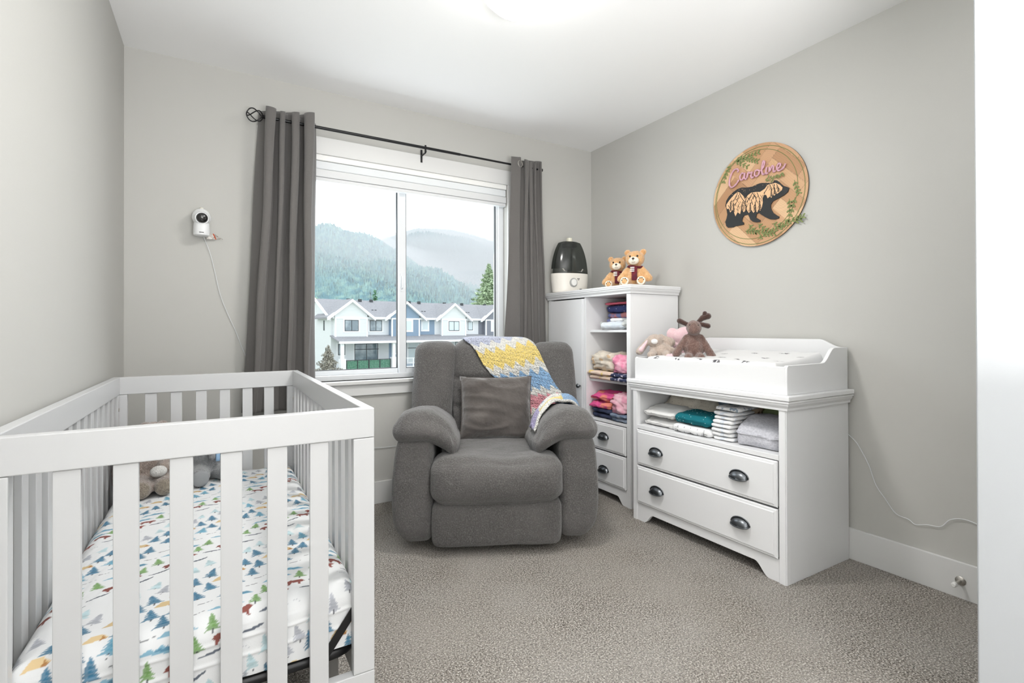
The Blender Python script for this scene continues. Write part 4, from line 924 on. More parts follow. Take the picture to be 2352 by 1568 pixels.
# ---------------------------------------------------------------- wall sign
BEAR = [[(180,-6),(173,-25),(155,-36),(131,-44),(107,-50),(91,-56),(82,-70),(82,-89),(95,-115),(115,-133),(127,-141),(125,-149),(103,-151),(78,-145),(55,-131),(32,-113),(15,-99),(2,-101),(-2,-120),(11,-130),(23,-139),(21,-148),(2,-147),(-20,-139),(-35,-124),(-42,-106),(-48,-94),(-73,-96),(-82,-108),(-85,-124),(-74,-135),(-74,-145),(-96,-145),(-127,-144),(-139,-148),(-172,-144),(-184,-133),(-190,-109),(-181,-89),(-176,-69),(-181,-42),(-188,-15),(-183,10),(-166,31),(-142,47),(-114,59),(-86,62),(-54,54),(-23,51),(7,57),(29,58),(58,50),(87,43),(97,44),(102,53),(116,49),(126,39),(136,27),(151,11),(167,3)]]
LITE = [[(-181,-12),(-162,9),(-128,35),(-109,43),(-96,36),(-77,15),(-64,-5),(-46,11),(-28,19),(-2,17),(24,11),(50,21),(66,38),(91,38),(108,38),(132,22),(147,4),(143,-8),(131,-15),(121,-20),(115,-21),(113,-7),(107,-25),(101,-27),(95,-18),(87,-35),(79,-26),(66,-33),(58,-13),(45,-10),(37,-28),(39,-48),(34,-71),(24,-89),(15,-79),(6,-95),(-2,-80),(-15,-93),(-28,-74),(-42,-88),(-55,-68),(-73,-77),(-87,-62),(-96,-83),(-110,-69),(-124,-90),(-133,-65),(-143,-50),(-157,-62),(-167,-37),(-176,-39),(-181,-29)]]
LINES = [[(-109,41),(-119,16),(-138,-1),(-152,-2)],[(-100,35),(-82,-1),(-64,-25)],[(-103,25),(-110,-7),(-128,-24)],[(-19,17),(-37,-7),(-55,-27)],[(-19,15),(-2,-15),(7,-41)],[(7,11),(20,-24),(24,-45)],[(-55,1),(-64,-34)],[(71,33),(58,11),(45,-2)],[(79,35),(91,3)],[(-82,-46),(-73,-23),(-55,-52)],[(-28,-17),(-19,-48)],[(116,28),(127,2)],[(103,31),(101,4)]]
PINES = [[(-154,-1),(-155,-52)],[(-135,-10),(-136,-64)],[(-84,-29),(-85,-71)],[(-59,-39),(-60,-72)],[(-33,-32),(-33,-77)],[(-4,-35),(-4,-83)],[(22,-33),(22,-84)],[(87,12),(87,-28)],[(105,15),(105,-20)],[(125,10),(125,-13)]]
CARO = [[(-109,151),(-104,163),(-113,171),(-130,170),(-147,153),(-159,123),(-159,93),(-147,77),(-128,81),(-109,97),(-102,108)],[(-70,135),(-84,138),(-94,122),(-90,105),(-78,104),(-69,120),(-64,136),(-67,115),(-62,102),(-53,103)],[(-53,103),(-43,133),(-34,127),(-22,128),(-27,113),(-24,98),(-12,101)],[(10,133),(-4,127),(-6,109),(3,100),(16,105),(20,120),(11,133),(23,123),(31,122)],[(29,122),(46,141),(50,163),(44,169),(38,151),(35,120),(40,99),(51,101)],[(64,132),(59,117),(59,98),(70,100)],[(65,146),(66,148)],[(76,101),(79,129),(80,108),(92,128),(100,125),(98,107),(102,96),(112,101)],[(116,105),(132,112),(137,126),(129,132),(119,120),(120,102),(132,95),(152,103),(164,122)]]
LYNN = [[(76,87),(72,76),(60,65),(67,59),(84,60)],[(89,78),(87,67),(95,63),(102,73),(97,56),(87,44)],[(110,62),(115,75),(112,63),(122,75),(127,70),(124,60),(132,62)],[(134,59),(139,75),(136,62),(146,77),(152,74),(150,63),(158,63)]]
SPRIG = [[(-127,219),(-90,225),(-45,220),(17,225)],[(-127,219),(-90,196),(-49,166)],[(-113,219),(-54,210),(8,180)],[(-156,211),(-175,178),(-195,145),(-205,115)],[(205,28),(216,-13),(228,-45)],[(209,-60),(197,-102),(182,-148),(166,-176)],[(178,-60),(182,-99),(178,-129)],[(-69,-181),(-3,-198),(74,-209),(130,-196)],[(130,-196),(162,-183),(201,-171),(253,-162)],[(-47,-148),(-16,-182),(6,-202)],[(6,-154),(40,-184),(61,-199)],[(6,-238),(48,-221),(102,-222)],[(86,-169),(130,-184),(146,-199)],[(201,-182),(242,-179)]]

sg = thing('wall_sign', 'round wooden name sign with a black bear and green sprigs on the right wall', 'sign', (-.004, -1.40, 1.772))
SY, SZ = -1.40, 1.772
Wp = lambda a, c, t_: (-t_, SY-a/1000, SZ+c/1000)
def wood(name, base, dark, k):
    return pm(name, base, .5, speck=[(60, dark, .35, .4, .7), (9, (base[0]*1.15, base[1]*1.1, base[2]), .5)], bump=(120, .0006, .4))
woods = [wood('oak_a', lin((214, 176, 134)), lin((190, 148, 108)), 0), wood('oak_b', lin((198, 156, 116)), lin((176, 132, 96)), 1), wood('oak_c', lin((224, 190, 148)), lin((204, 166, 124)), 2)]
R_ = 272
circ = [(R_*math.cos(2*pi*k/96), R_*math.sin(2*pi*k/96)) for k in range(96)]
MB().prism(circ, Wp, .004, .010).build('backing_disc', pm('black_stain', (.02, .018, .017), .5), sg)
def herring(a, c, w=62):
    x = (a+c)*.7071/w; y = (c-a)*.7071/w; i = np.floor(x).astype(int); j = np.floor(y).astype(int); k = (i-j) % 6
    hor = k < 3; idx = np.where(hor, (i-k)*37+j*101, i*53+(j-(5-k))*71+7)
    fx = x-i; fy = y-j; seam = np.where(hor, np.minimum(fy, 1-fy), np.minimum(fx, 1-fx))
    endh = np.where(hor & (k == 0), fx, 1); endh = np.where(hor & (k == 2), 1-fx, endh); endh = np.where(~hor & (k == 5), fy, endh); endh = np.where(~hor & (k == 3), 1-fy, endh)
    al = np.where(hor, y, x); ln = np.where(hor, x, y)
    return idx, np.minimum(seam, endh), al, ln
nr_, na_ = 90, 300; rr_, aa_ = np.meshgrid(np.linspace(0, 271.5, nr_+1), np.linspace(0, 2*pi, na_+1), indexing='ij')
a_ = rr_*np.cos(aa_); c_ = rr_*np.sin(aa_); idx, sm_, al_, ln_ = herring(a_, c_)
pal = np.array([lin((200, 160, 122)), lin((186, 144, 106)), lin((212, 176, 138)), lin((194, 152, 116)), lin((176, 134, 98))])
cc_ = pal[idx % 5]*(1+.05*np.sin(al_*40+np.sin(ln_*2)*2)+.04*np.sin(al_*93+ln_))[:, :, None]; cc_ = np.where((sm_ < .02)[:, :, None], cc_*.6, cc_)
grid('wooden_face', pm('parquet_oak', (1, 1, 1), .5, attr=True, bump=(200, .0004, .3)), nr_, na_, lambda u, v: (0*u-.0135, SY-271.5*u*np.cos(2*pi*v)/1000, SZ+271.5*u*np.sin(2*pi*v)/1000), sg, col=cc_)
MB().prism(circ, Wp, .0101, .0132).build('face_edge', pm('oak_edge', lin((205, 165, 122)), .6), sg)
GR = pm('green_paint', lin((124, 136, 82)), .6); PK = pm('pink_paint', lin((204, 158, 172)), .5); BK = pm('black_paint', (.018, .019, .02), .45)
def ring(cx_, cz_, r_, w_): return [Vector(Wp(cx_+r_*math.cos(2*pi*k/90), cz_+r_*math.sin(2*pi*k/90), .0145)) for k in range(90)]
MB().tube(ring(0, -3, 258, 3), .0016, 6, True).build('thin_ring', GR, sg, smooth=True)
MB().tube(ring(-14, 6, 236, 3), .0014, 6, True).build('thin_ring', GR, sg, smooth=True)
MB().prism(BEAR[0], Wp, .0135, .020).build('bear_silhouette', BK, sg, bevel=.0008)
lt = MB().prism(LITE[0], Wp, .020, .0206)
lt.build('mountain_cutout', pm('light_wood_cut', lin((226, 184, 142)), .6), sg)
ln = MB()
for p_ in LINES:
    ln.tube([Wp(a, c, .0208) for a, c in p_], .0016, 6)
    for k in range(len(p_)-1):
        (a0, c0), (a1, c1) = p_[k], p_[k+1]; mx_, mz_ = (a0+a1)/2, (c0+c1)/2
        ln.tube([Wp(mx_, mz_, .0208), Wp(mx_+(c1-c0)*.35, mz_-abs(a1-a0)*.5-6, .0208)], .0011, 5)
for (a0, c0), (a1, c1) in PINES:
    H_ = c0-c1
    for k in range(6):
        zt = c0-H_*k/6; wv = 2+9*(k+1)/6
        ln.prism([(a0-wv, zt-H_/5), (a0, zt), (a0+wv, zt-H_/5), (a0, zt-H_/8)], Wp, .0206, .0212)
    ln.prism([(a0-1.5, c1), (a0+1.5, c1), (a0+1, c0), (a0-1, c0)], Wp, .0206, .0212)
rq = random.Random(12)
for k in range(120):
    a = rq.uniform(-178, 140); c = rq.uniform(-85, 50); d = rq.choice((-1, 1)); L_ = rq.uniform(10, 22)
    pts = [(a, c), (a+d*L_*.35, c-L_*.5), (a+d*L_*.5, c-L_)]
    if inpoly(np.array([p[0] for p in pts]), np.array([p[1] for p in pts]), LITE[0]).all(): ln.tube([Wp(p, q, .0208) for p, q in pts], .0009, 5)
ln.build('mountain_lines', BK, sg)
st = MB(); rq = random.Random(5)
for k in range(26):
    a = rq.uniform(-150, 90); c = 28+(a+150)*.06+rq.uniform(-6, 22); r_ = rq.uniform(.8, 1.8)
    if inpoly(np.array([a]), np.array([c]), BEAR[0])[0]: st.prism([(a+r_*math.cos(q), c+r_*math.sin(q)) for q in np.linspace(0, 2*pi, 7)[:-1]], Wp, .020, .0207)
st.build('star_dots', pm('light_wood_star', lin((226, 184, 142)), .6), sg)
def strokes(data, r_, h, name, m):
    mb = MB()
    for p_ in data:
        P_ = []; n_ = len(p_)
        for i in range(n_-1):
            q = [Vector((*p_[max(0, min(n_-1, k))], 0)) for k in (i-1, i, i+1, i+2)]
            for k in range(5): t = k/5; P_.append(.5*((2*q[1])+(-q[0]+q[2])*t+(2*q[0]-5*q[1]+4*q[2]-q[3])*t*t+(-q[0]+3*q[1]-3*q[2]+q[3])*t**3))
        P_.append(Vector((*p_[-1], 0)))
        mb.tube([Wp(v_.x, v_.y, h) for v_ in P_], [r_*(.75+.35*abs(math.sin(i*.5))) for i in range(len(P_))], 8)
    return mb.build(name, m, sg, smooth=True)
strokes(CARO, .0049, .0215, 'name_lettering', PK); strokes(LYNN, .0029, .0235, 'second_name_lettering', GR)
for p_ in SPRIG:
    sp_ = MB(); sp_.tube([Wp(a, c, .0165) for a, c in p_], .0014, 6)
    for i in range(len(p_)-1):
        (a0, c0), (a1, c1) = p_[i], p_[i+1]; L_ = math.hypot(a1-a0, c1-c0); n_ = max(1, int(L_/17)); an = math.atan2(c1-c0, a1-a0)
        for k in range(n_):
            t = (k+.5)/n_; bx, bz = a0+(a1-a0)*t, c0+(c1-c0)*t
            for s_ in (-1, 1):
                q = an+s_*.7; ll = 19; tip = (bx+math.cos(q)*ll, bz+math.sin(q)*ll); mid = ((bx+tip[0])/2, (bz+tip[1])/2); nx, nz2 = -math.sin(q)*3.6, math.cos(q)*3.6
                sp_.prism([(bx, bz), (mid[0]+nx, mid[1]+nz2), (tip[0]+nx*.7, tip[1]+nz2*.7), tip, (tip[0]-nx*.7, tip[1]-nz2*.7), (mid[0]-nx, mid[1]-nz2)], Wp, .0145, .018)
    sp_.build('green_sprig', GR, sg)
# ---------------------------------------------------------------- plush toys
def plush(name, label, loc, rz, limbs, m, cat='soft toy', vox=.0042, group=None, sc=1., disp=.0022):
    t_ = thing(name, label, cat, loc, rz, group); t_.scale = (sc, sc, sc); mb = MB()
    for q in limbs:
        if q[0] == 'e': mb.ell(q[1], q[2], 20, Matrix.Rotation(q[3], 4, q[4]) if len(q) > 3 else None)
        else: mb.limb(q[1], q[2], q[3], q[4], 16)
    o = mb.build('plush_body', m, t_, local=True, smooth=True)
    r_ = o.modifiers.new('remesh', 'REMESH'); r_.mode = 'VOXEL'; r_.voxel_size = vox; r_.use_smooth_shade = True
    s_ = o.modifiers.new('smooth', 'SMOOTH'); s_.iterations = 6; s_.factor = .6
    if disp:
        tx = bpy.data.textures.get('fur_clumps') or bpy.data.textures.new('fur_clumps', 'CLOUDS'); tx.noise_scale = .012; tx.noise_depth = 2
        d_ = o.modifiers.new('fur', 'DISPLACE'); d_.texture = tx; d_.strength = disp*2.2; d_.mid_level = .5
    return t_
def LE(mb, name, m, t_, **k): return mb.build(name, m, t_, local=True, smooth=True, **k)
def fur(name, c, c2): return pm(name, c, .95, spec=.1, sheen=.5, speck=[(180, c2, .6, .42, .62), (45, (c[0]*.75, c[1]*.75, c[2]*.75), .5, .45, .65)], bump=(230, .006, 1))
TAN = fur('tan_plush', lin((222, 172, 118)), lin((238, 196, 148))); CRM = pm('cream_plush', lin((236, 226, 208)), .9, bump=(400, .001, .4)); DKB = pm('dark_stitch', lin((48, 32, 26)), .4)
TART = pm('burgundy_plaid', lin((108, 26, 38)), .85, speck=(60, lin((60, 20, 40)), .7)); TAG = pm('white_tag', (.75, .74, .72), .7)
EYE = pm('glossy_eye', (.01, .008, .006), .1)
def teddy(label, loc, rz, sc):
    L_ = [('e', (0, 0, .052), (.044, .038, .052)), ('e', (0, -.006, .138), (.047, .041, .041)), ('e', (-.039, .002, .172), (.017, .011, .017)), ('e', (.039, .002, .172), (.017, .011, .017)),
          ('e', (0, -.002, .10), (.026, .024, .02)), ('l', (-.036, -.004, .086), (-.068, -.018, .040), .0155, .019), ('l', (.036, -.004, .086), (.068, -.018, .040), .0155, .019),
          ('l', (-.026, -.01, .024), (-.040, -.062, .024), .023, .021), ('l', (.026, -.01, .024), (.040, -.062, .024), .023, .021)]
    t_ = plush('teddy_bear', label, loc, rz, L_, TAN, sc=sc)
    LE(MB().ell((0, -.044, .126), (.026, .017, .020), 18), 'muzzle', CRM, t_)
    LE(MB().ell((0, -.0605, .134), (.0065, .004, .005), 12).tube([(0, -.0615, .130), (0, -.0615, .122)], .0009, 6).tube([(-.008, -.058, .118), (-.003, -.061, .115), (0, -.0615, .117), (.004, -.061, .115), (.009, -.058, .119)], .0009, 6), 'nose', DKB, t_)
    for sx in (-1, 1):
        LE(MB().ell((sx*.018, -.0445, .148), (.0048, .003, .0048), 12), 'eye', EYE, t_)
        LE(MB().ell((sx*.039, -.0085, .171), (.010, .003, .010), 12), 'inner_ear', fur('ear_plush', lin((205, 152, 100)), lin((222, 172, 118))), t_)
        fp = LE(MB().lathe([(.002, 0), (.018, 0), (.0205, -.003), (.0205, -.006), (.018, -.008)], (sx*.040, -.0768, .024), 20, Matrix.Rotation(pi/2, 4, 'X')), 'foot_pad', CRM, t_)
        for (dx, dz, r_) in ((-.0105, .004, .0042), (-.004, .0115, .0042), (.0045, .0115, .0042), (.011, .004, .0042), (0, -.006, .0075)):
            LE(MB().ell((sx*.040+dx, -.0772, .024+dz), (r_, .0013, r_*.85), 10), 'paw_spot', DKB, fp)
    sc_ = MB().tube([(.031*math.cos(a), .028*math.sin(a)-.002, .098+.003*math.sin(a*2)) for a in np.linspace(0, 2*pi, 25)[:-1]], .0095, 8, True, flat=.6)
    sc_.soft((.004, -.043, .062), (.0135, .004, .034), .004, (5, 3, 8), fn=lambda P, U: P+np.stack([0*P[:, 0], -.010*(.5-P[:, 2]/.068), 0*P[:, 0]], 1))
    so = LE(sc_, 'scarf', TART, t_)
    for k in range(3): LE(MB().soft((-.006, -.0485-.0012*k, .092-.009*k), (.0105, .0012, .0027), .001, 3), 'scarf_label', TAG, so)
    return t_
CZ = 1.3185
teddy('smaller tan teddy bear in a burgundy scarf, left of the pair on the tall cabinet', (-.235, -.555, CZ), math.radians(-50), 1.16)
teddy('larger tan teddy bear in a burgundy scarf, right of the pair on the tall cabinet', (-.265, -.748, CZ), math.radians(-54), 1.25)
# ---- humidifier
hm = thing('humidifier', 'white humidifier with a smoky translucent tank on the tall cabinet', 'humidifier', (-.30, -.115, CZ), math.radians(-14))
HB = pm('cream_plastic_gloss', lin((232, 228, 220)), .3)
smk = bpy.data.materials.new('smoky_plastic'); smk.use_nodes = True; t = smk.node_tree
for n_ in list(t.nodes):
    if n_.type == 'BSDF_PRINCIPLED': t.nodes.remove(n_)
tr = t.nodes.new('ShaderNodeBsdfTransparent'); tr.inputs[0].default_value = (.42, .44, .42, 1); gl = t.nodes.new('ShaderNodeBsdfGlossy'); gl.inputs['Roughness'].default_value = .12; gl.inputs[0].default_value = (.8, .8, .8, 1); df = t.nodes.new('ShaderNodeBsdfDiffuse'); df.inputs[0].default_value = (.05, .055, .052, 1)
m1 = t.nodes.new('ShaderNodeMixShader'); m1.inputs[0].default_value = .35; m2 = t.nodes.new('ShaderNodeMixShader'); m2.inputs[0].default_value = .05
t.links.new(tr.outputs[0], m1.inputs[1]); t.links.new(df.outputs[0], m1.inputs[2]); t.links.new(m1.outputs[0], m2.inputs[1]); t.links.new(gl.outputs[0], m2.inputs[2]); t.links.new(m2.outputs[0], t.nodes['Material Output'].inputs[0])
ys = .52
def egg(z0, z1, n=14, inset=0):
    out = []
    for k in range(n+1):
        z = z0+(z1-z0)*k/n; h = z/.345
        r = .147*math.sqrt(max(.02, 1-(max(0, h-.33)/.80)**2.0)) if h > .33 else .147*(1-.09*((.33-h)/.33)**1.6)
        out.append((max(.004, r-inset), z))
    return out
bp_ = [(.125, 0), (.128, .004)]+egg(.006, .128)+[(.135, .1285), (.01, .1285)]
MB().lathe(bp_, (0, 0, 0), 48, None, 1, ys).build('base', HB, hm, smooth='auto', local=True)
MB().prism([(-.147, .125), (-.147, .158), (-.075, .158), (-.062, .140), (.062, .140), (.075, .158), (.147, .158), (.147, .125)], lambda a, c, t_: (a*.995, -math.sqrt(max(0, 1-(a/.148)**2))*.148*ys*t_, c), .985, 1.03).build('base_shoulder', HB, hm, local=True, smooth='auto')
MB().lathe(egg(.129, .335)+[(.06, .343)], (0, 0, 0), 48, None, .985, ys*.985).build('water_tank', smk, hm, smooth='auto', local=True)
MB().lathe([(.052, .300), (.060, .306), (.060, .330), (.045, .338)], (0, 0, 0), 28, None, 1, .8).build('tank_cap', pm('dark_smoke', (.03, .032, .032), .3), hm, smooth='auto', local=True)
MB().lathe([(.020, .13), (.020, .30)], (0, 0, 0), 20).build('mist_tube', pm('tube_smoke', (.10, .105, .10), .3), hm, smooth='auto', local=True)
MB().lathe([(.022, .338), (.024, .350), (.022, .368), (.018, .369)], (0, 0, 0), 20).build('nozzle', pm('clear_cream', lin((225, 222, 205)), .3), hm, smooth='auto', local=True)
kd = MB().lathe([(.029, -.073), (.029, -.079), (.026, -.081)], (0, 0, .062), 28, Matrix.Rotation(-pi/2, 4, 'X').inverted() @ Matrix.Identity(4))
Mx = Matrix.Rotation(pi/2, 4, 'X')
MB().lathe([(.030, .070), (.030, .078), (.027, .080)], (0, 0, .066), 28, Mx).build('dial_ring', pm('dial_grey', (.35, .35, .34), .4), hm, smooth='auto', local=True)
MB().lathe([(.023, .074), (.023, .088), (.019, .092), (.004, .0925)], (0, 0, .066), 28, Mx).build('dial_knob', pm('pearl_white', (.8, .8, .78), .25, coat=.5), hm, smooth='auto', local=True)
MB().box(.030, .050, -.0745, -.072, .090, .094).box(.034, .046, -.0745, -.072, .083, .086).box(.035, .085, -.070, -.066, .016, .0195).box(.052, .070, -.0705, -.066, .021, .026).build('printed_logo', M['dark'], hm, local=True)

hm.scale = (.97, 1, 1.09)
# ---- toys on the changing table
MO = fur('moose_plush', lin((112, 86, 78)), lin((150, 124, 114))); MOD = fur('moose_dark', lin((72, 50, 44)), lin((88, 66, 58)))
PZ = .905
ms_ = plush('stuffed_moose', 'brown plush moose with dark antlers sitting on the changing pad', (-.33, -1.245, PZ-.014), math.radians(-48), [
    ('e', (0, 0, .06), (.048, .042, .062)), ('e', (0, .002, .105), (.034, .03, .04)), ('e', (0, -.016, .158), (.036, .040, .036)), ('e', (0, -.036, .148), (.032, .028, .027)),
    ('l', (-.034, 0, .112), (-.082, -.018, .030), .014, .020), ('l', (.034, 0, .112), (.082, -.012, .018), .014, .020), ('l', (-.02, -.01, .018), (-.028, -.07, .016), .022, .019), ('l', (.02, -.01, .018), (.03, -.072, .016), .022, .019)], MO, sc=1.08)
for sx in (-1, 1): LE(MB().limb((sx*.032, 0, .175), (sx*.066, .004, .192 if sx < 0 else .166), .011, .013), 'ear', MOD, ms_)
LE(MB().limb((.022, .006, .186), (.042, .008, .206), .010, .014).limb((.042, .008, .206), (.066, .008, .214), .014, .016).limb((.05, .008, .205), (.052, .008, .228), .012, .011), 'antler', MOD, ms_)
for sx in (-1, 1): LE(MB().ell((sx*.019, -.046, .170), .0032, 10), 'eye', EYE, ms_)
BU = fur('beige_plush', lin((190, 172, 158)), lin((216, 200, 188))); PKp = pm('pink_plush', lin((232, 200, 204)), .9, sheen=.5, speck=(60, lin((222, 182, 190)), .5), bump=(220, .003, .6))
bn = plush('stuffed_bunny', 'beige plush bunny with a white nose lying at the left end of the changing pad', (-.34, -1.02, PZ-.012), math.radians(-40), [
    ('e', (0, 0, .042), (.062, .05, .045)), ('e', (-.03, -.01, .095), (.045, .042, .038)), ('l', (-.055, 0, .110), (-.115, -.01, .035), .014, .022), ('l', (.0, .01, .120), (.058, 0, .085), .015, .026),
    ('l', (.03, -.02, .055), (.088, -.045, .026), .018, .022), ('l', (-.04, -.03, .03), (-.06, -.075, .018), .022, .02), ('l', (.02, -.03, .025), (.03, -.08, .018), .022, .02)], BU)
LE(MB().ell((-.036, -.046, .092), (.019, .013, .015), 16), 'nose', pm('white_plush', (.85, .84, .82), .9, bump=(200, .003, .8)), bn)
LE(MB().limb((-.072, -.018, .096), (-.108, -.026, .045), .005, .014), 'inner_ear', PKp, bn)
plush('stuffed_toy', 'pale pink plush toy half hidden behind the beige bunny and the moose', (-.19, -1.075, PZ-.005), math.radians(-40), [
    ('e', (0, 0, .052), (.075, .055, .055)), ('e', (-.005, -.01, .112), (.068, .055, .056)), ('e', (-.075, 0, .125), (.034, .016, .038)), ('l', (.06, -.03, .04), (.075, -.10, .016), .018, .02)], PKp, disp=.0005)
plush('stuffed_toy', 'small pale pink plush leg and foot poking out between the bunny and the moose', (-.375, -1.135, PZ-.018), math.radians(-40), [('l', (-.015, .02, .016), (.01, -.03, .018), .016, .019), ('e', (.012, -.035, .02), (.02, .013, .02))], PKp, disp=.0005)
# ---- toys in the crib
SZ_ = .432
G1 = fur('grey_brown_plush', lin((140, 126, 118)), lin((178, 166, 156))); G2 = fur('grey_plush', lin((128, 130, 132)), lin((160, 162, 164))); G3 = fur('brown_long_plush', lin((128, 108, 100)), lin((165, 146, 136)))
b1 = plush('stuffed_bunny', 'large grey brown plush bunny with speckled feet sitting in the crib', (-2.728, -.62, SZ_), math.radians(6), [
    ('e', (0, 0, .09), (.075, .065, .095)), ('e', (-.005, -.01, .205), (.06, .055, .055)), ('l', (-.03, 0, .245), (-.095, .02, .17), .018, .022), ('l', (.03, .01, .245), (.075, .03, .16), .018, .022),
    ('l', (-.055, -.01, .14), (-.085, -.07, .06), .024, .026), ('l', (.055, -.01, .14), (.03, -.085, .09), .022, .025), ('l', (-.03, -.03, .035), (-.04, -.14, .03), .036, .032), ('l', (.03, -.03, .035), (.028, -.13, .035), .034, .032)], G1, vox=.006, disp=.004)
for sx, fy in ((-.041, -.163), (.028, -.155)): LE(MB().ell((sx, fy, .034), (.030, .014, .031), 16), 'foot', fur('speckled_foot', lin((150, 140, 126)), lin((96, 84, 76))), b1)
LE(MB().ell((.012, -.112, .085), (.028, .02, .022), 16), 'white_paw', fur('white_grey_fluff', lin((200, 198, 194)), lin((225, 223, 220))), b1)
el = plush('stuffed_elephant', 'grey plush elephant with a blue ribbon bow sitting in the crib', (-2.545, -.575, SZ_), math.radians(4), [
    ('e', (0, 0, .075), (.065, .058, .08)), ('e', (0, -.01, .175), (.055, .05, .05)), ('e', (-.07, 0, .18), (.035, .012, .045)), ('e', (.07, 0, .18), (.035, .012, .045)), ('l', (0, -.05, .16), (.01, -.085, .10), .018, .013),
    ('l', (-.03, -.03, .035), (-.036, -.12, .036), .034, .036), ('l', (.035, -.03, .03), (.062, -.09, .03), .034, .03)], G2, vox=.006, disp=.002)
LE(MB().ell((-.036, -.153, .036), (.031, .008, .031), 18), 'foot_pad', pm('flat_grey_felt', lin((140, 142, 144)), .9, bump=(300, .001, .5)), el)
LE(MB().soft((.018, -.062, .122), (.022, .006, .014), .006, 5).soft((.045, -.055, .128), (.018, .006, .013), .006, 5).soft((.03, -.066, .100), (.008, .004, .022), .003, 4), 'ribbon_bow', pm('blue_satin', lin((150, 184, 216)), .4), el)
plush('stuffed_toy', 'long brown plush animal leaning in the back left corner of the crib', (-2.826, -.66, SZ_), math.radians(10), [
    ('e', (.0, .03, .07), (.03, .045, .08)), ('e', (0, .03, .19), (.03, .04, .05)), ('l', (-.006, -.02, .22), (-.008, -.11, .06), .018, .020), ('l', (.008, -.01, .04), (.012, -.12, .024), .022, .024)], G3, vox=.006, disp=.004)
plush('stuffed_toy', 'small orange plush toy glimpsed between the bunny and the elephant in the crib', (-2.632, -.50, SZ_), 0, [('e', (0, 0, .06), (.035, .035, .06)), ('e', (0, -.005, .135), (.036, .032, .035))], pm('orange_plush', lin((215, 130, 75)), .9, bump=(200, .003, .6)), vox=.006, disp=.001)

# ---------------------------------------------------------------- folded linen and clothes
def cloth(name, label, cat, c, w, d, h, m, rz=0, layers=1, seed=0, rough=.004, group=None, sag=0, n=None, tilt=0, slump=0):
    t_ = thing(name, label, cat, c, rz, group); mb = MB(); th = h/layers
    for k in range(layers):
        def fn(P, U, k=k):
            P = P.copy(); zz = P[:, 2]; Q = P*np.array([1, 1, 2.5])
            r1 = 1-np.abs(np.sin(nz(Q, 5, seed+k, 1)*2.2)); r2 = 1-np.abs(np.sin(nz(Q, 11, seed+k+9, 1)*2))
            dsp = (r1*.6+r2*.4-.5)*rough*2
            P += U/np.linalg.norm(U, axis=1)[:, None]*dsp[:, None]
            P[:, 2] -= sag*((P[:, 0]/(w/2))**2)*np.clip(U[:, 2]+1, 0, 2)/2*th
            P[:, 2] += tilt*(P[:, 0])
            P[:, 2] -= slump*np.clip(-U[:, 1], 0, 1)*np.clip(U[:, 2]+.2, 0, 1)*h
            P[:, 2] = np.maximum(P[:, 2]+th*(k+.5), .0012*(k+1)) ; P[:, 1] += .006*math.sin(k*2.3+seed); P[:, 0] += .004*math.sin(k*1.7+seed)
            P[:, 2] -= th*(k+.5); return P
        mb.soft((0, 0, th*(k+.5)), (w/2, d/2, th/2*1.02), min(th/2*.98, .03), n or (18, 16, max(4, int(14/layers))), (.004, .004, 0), fn)
    mb.build('folded_cloth', m, t_, local=True, smooth=True); return t_
def cm(name, col, sp=None, **k): return pm(name, col, .9, spec=.15, speck=sp, bump=k.pop('bump', (500, .001, .4)), **k)
RF = -pi/2
z0 = .5275
cloth('folded_blanket', 'large plain white folded blanket at the left of the open shelf', 'blanket', (-.365, -1.118, z0), .225, .20, .105, cm('white_cotton', (.78, .775, .76)), RF, 2, 3, .006, slump=.35)
cloth('folded_sheet', 'white folded sheet with black twig drawings under the teal one', 'sheet', (-.39, -1.345, z0), .235, .17, .040, cm('white_print', (.80, .80, .80)), RF+.03, 1, 5, .002)
# twig drawing on the front of that sheet
tw = bpy.data.objects['folded_sheet']; mbt = MB()
for k in range(3):
    x = -.078+k*.078
    mbt.tube([(x, -.0905, .004), (x, -.0915, .020), (x, -.0885, .034)], .0011, 5)
    for s_ in (-1, 1):
        for q in range(3): mbt.tube([(x, -.0915, .010+q*.008), (x+s_*.018, -.0900, .004+q*.010)], .0010, 5)
    if k < 2: mbt.tube([(x+.043, -.0905, .004), (x+.036, -.092, .02), (x+.041, -.0885, .034)], .0009, 5)
mbt.build('twig_print', pm('black_ink', (.02, .02, .022), .8), tw, local=True)
cloth('folded_cloth', 'teal folded cloth printed with small white stars on the shelf', 'cloth', (-.385, -1.345, z0+.045), .225, .17, .058, cm('teal_star_cotton', lin((28, 108, 118)), dots=(62, lin((190, 220, 222)), .16)), RF-.03, 1, 12, .004, slump=.2)
cloth('folded_blanket', 'cream muslin blanket with tiny brown dots heaped at the back of the shelf', 'blanket', (-.195, -1.175, z0), .34, .21, .186, cm('cream_dot_muslin', lin((236, 228, 214)), dots=(75, lin((90, 70, 60)), .11), bump2=(40, .01, .5)), RF, 1, 21, .018, slump=.35)
cloth('folded_cloth', 'pale grey cloth folded at the back left corner of the shelf', 'cloth', (-.10, -1.045, z0), .10, .12, .155, cm('grey_dot_cloth', lin((190, 186, 182)), dots=(60, lin((70, 65, 60)), .1)), RF, 1, 22, .006)
cloth('folded_cloth', 'steel blue cloth stuffed at the back of the shelf behind the diapers', 'cloth', (-.18, -1.395, z0), .10, .18, .18, cm('blue_cloth', lin((128, 142, 158)), sp=(8, lin((96, 110, 128)), .8)), RF, 1, 23, .010)
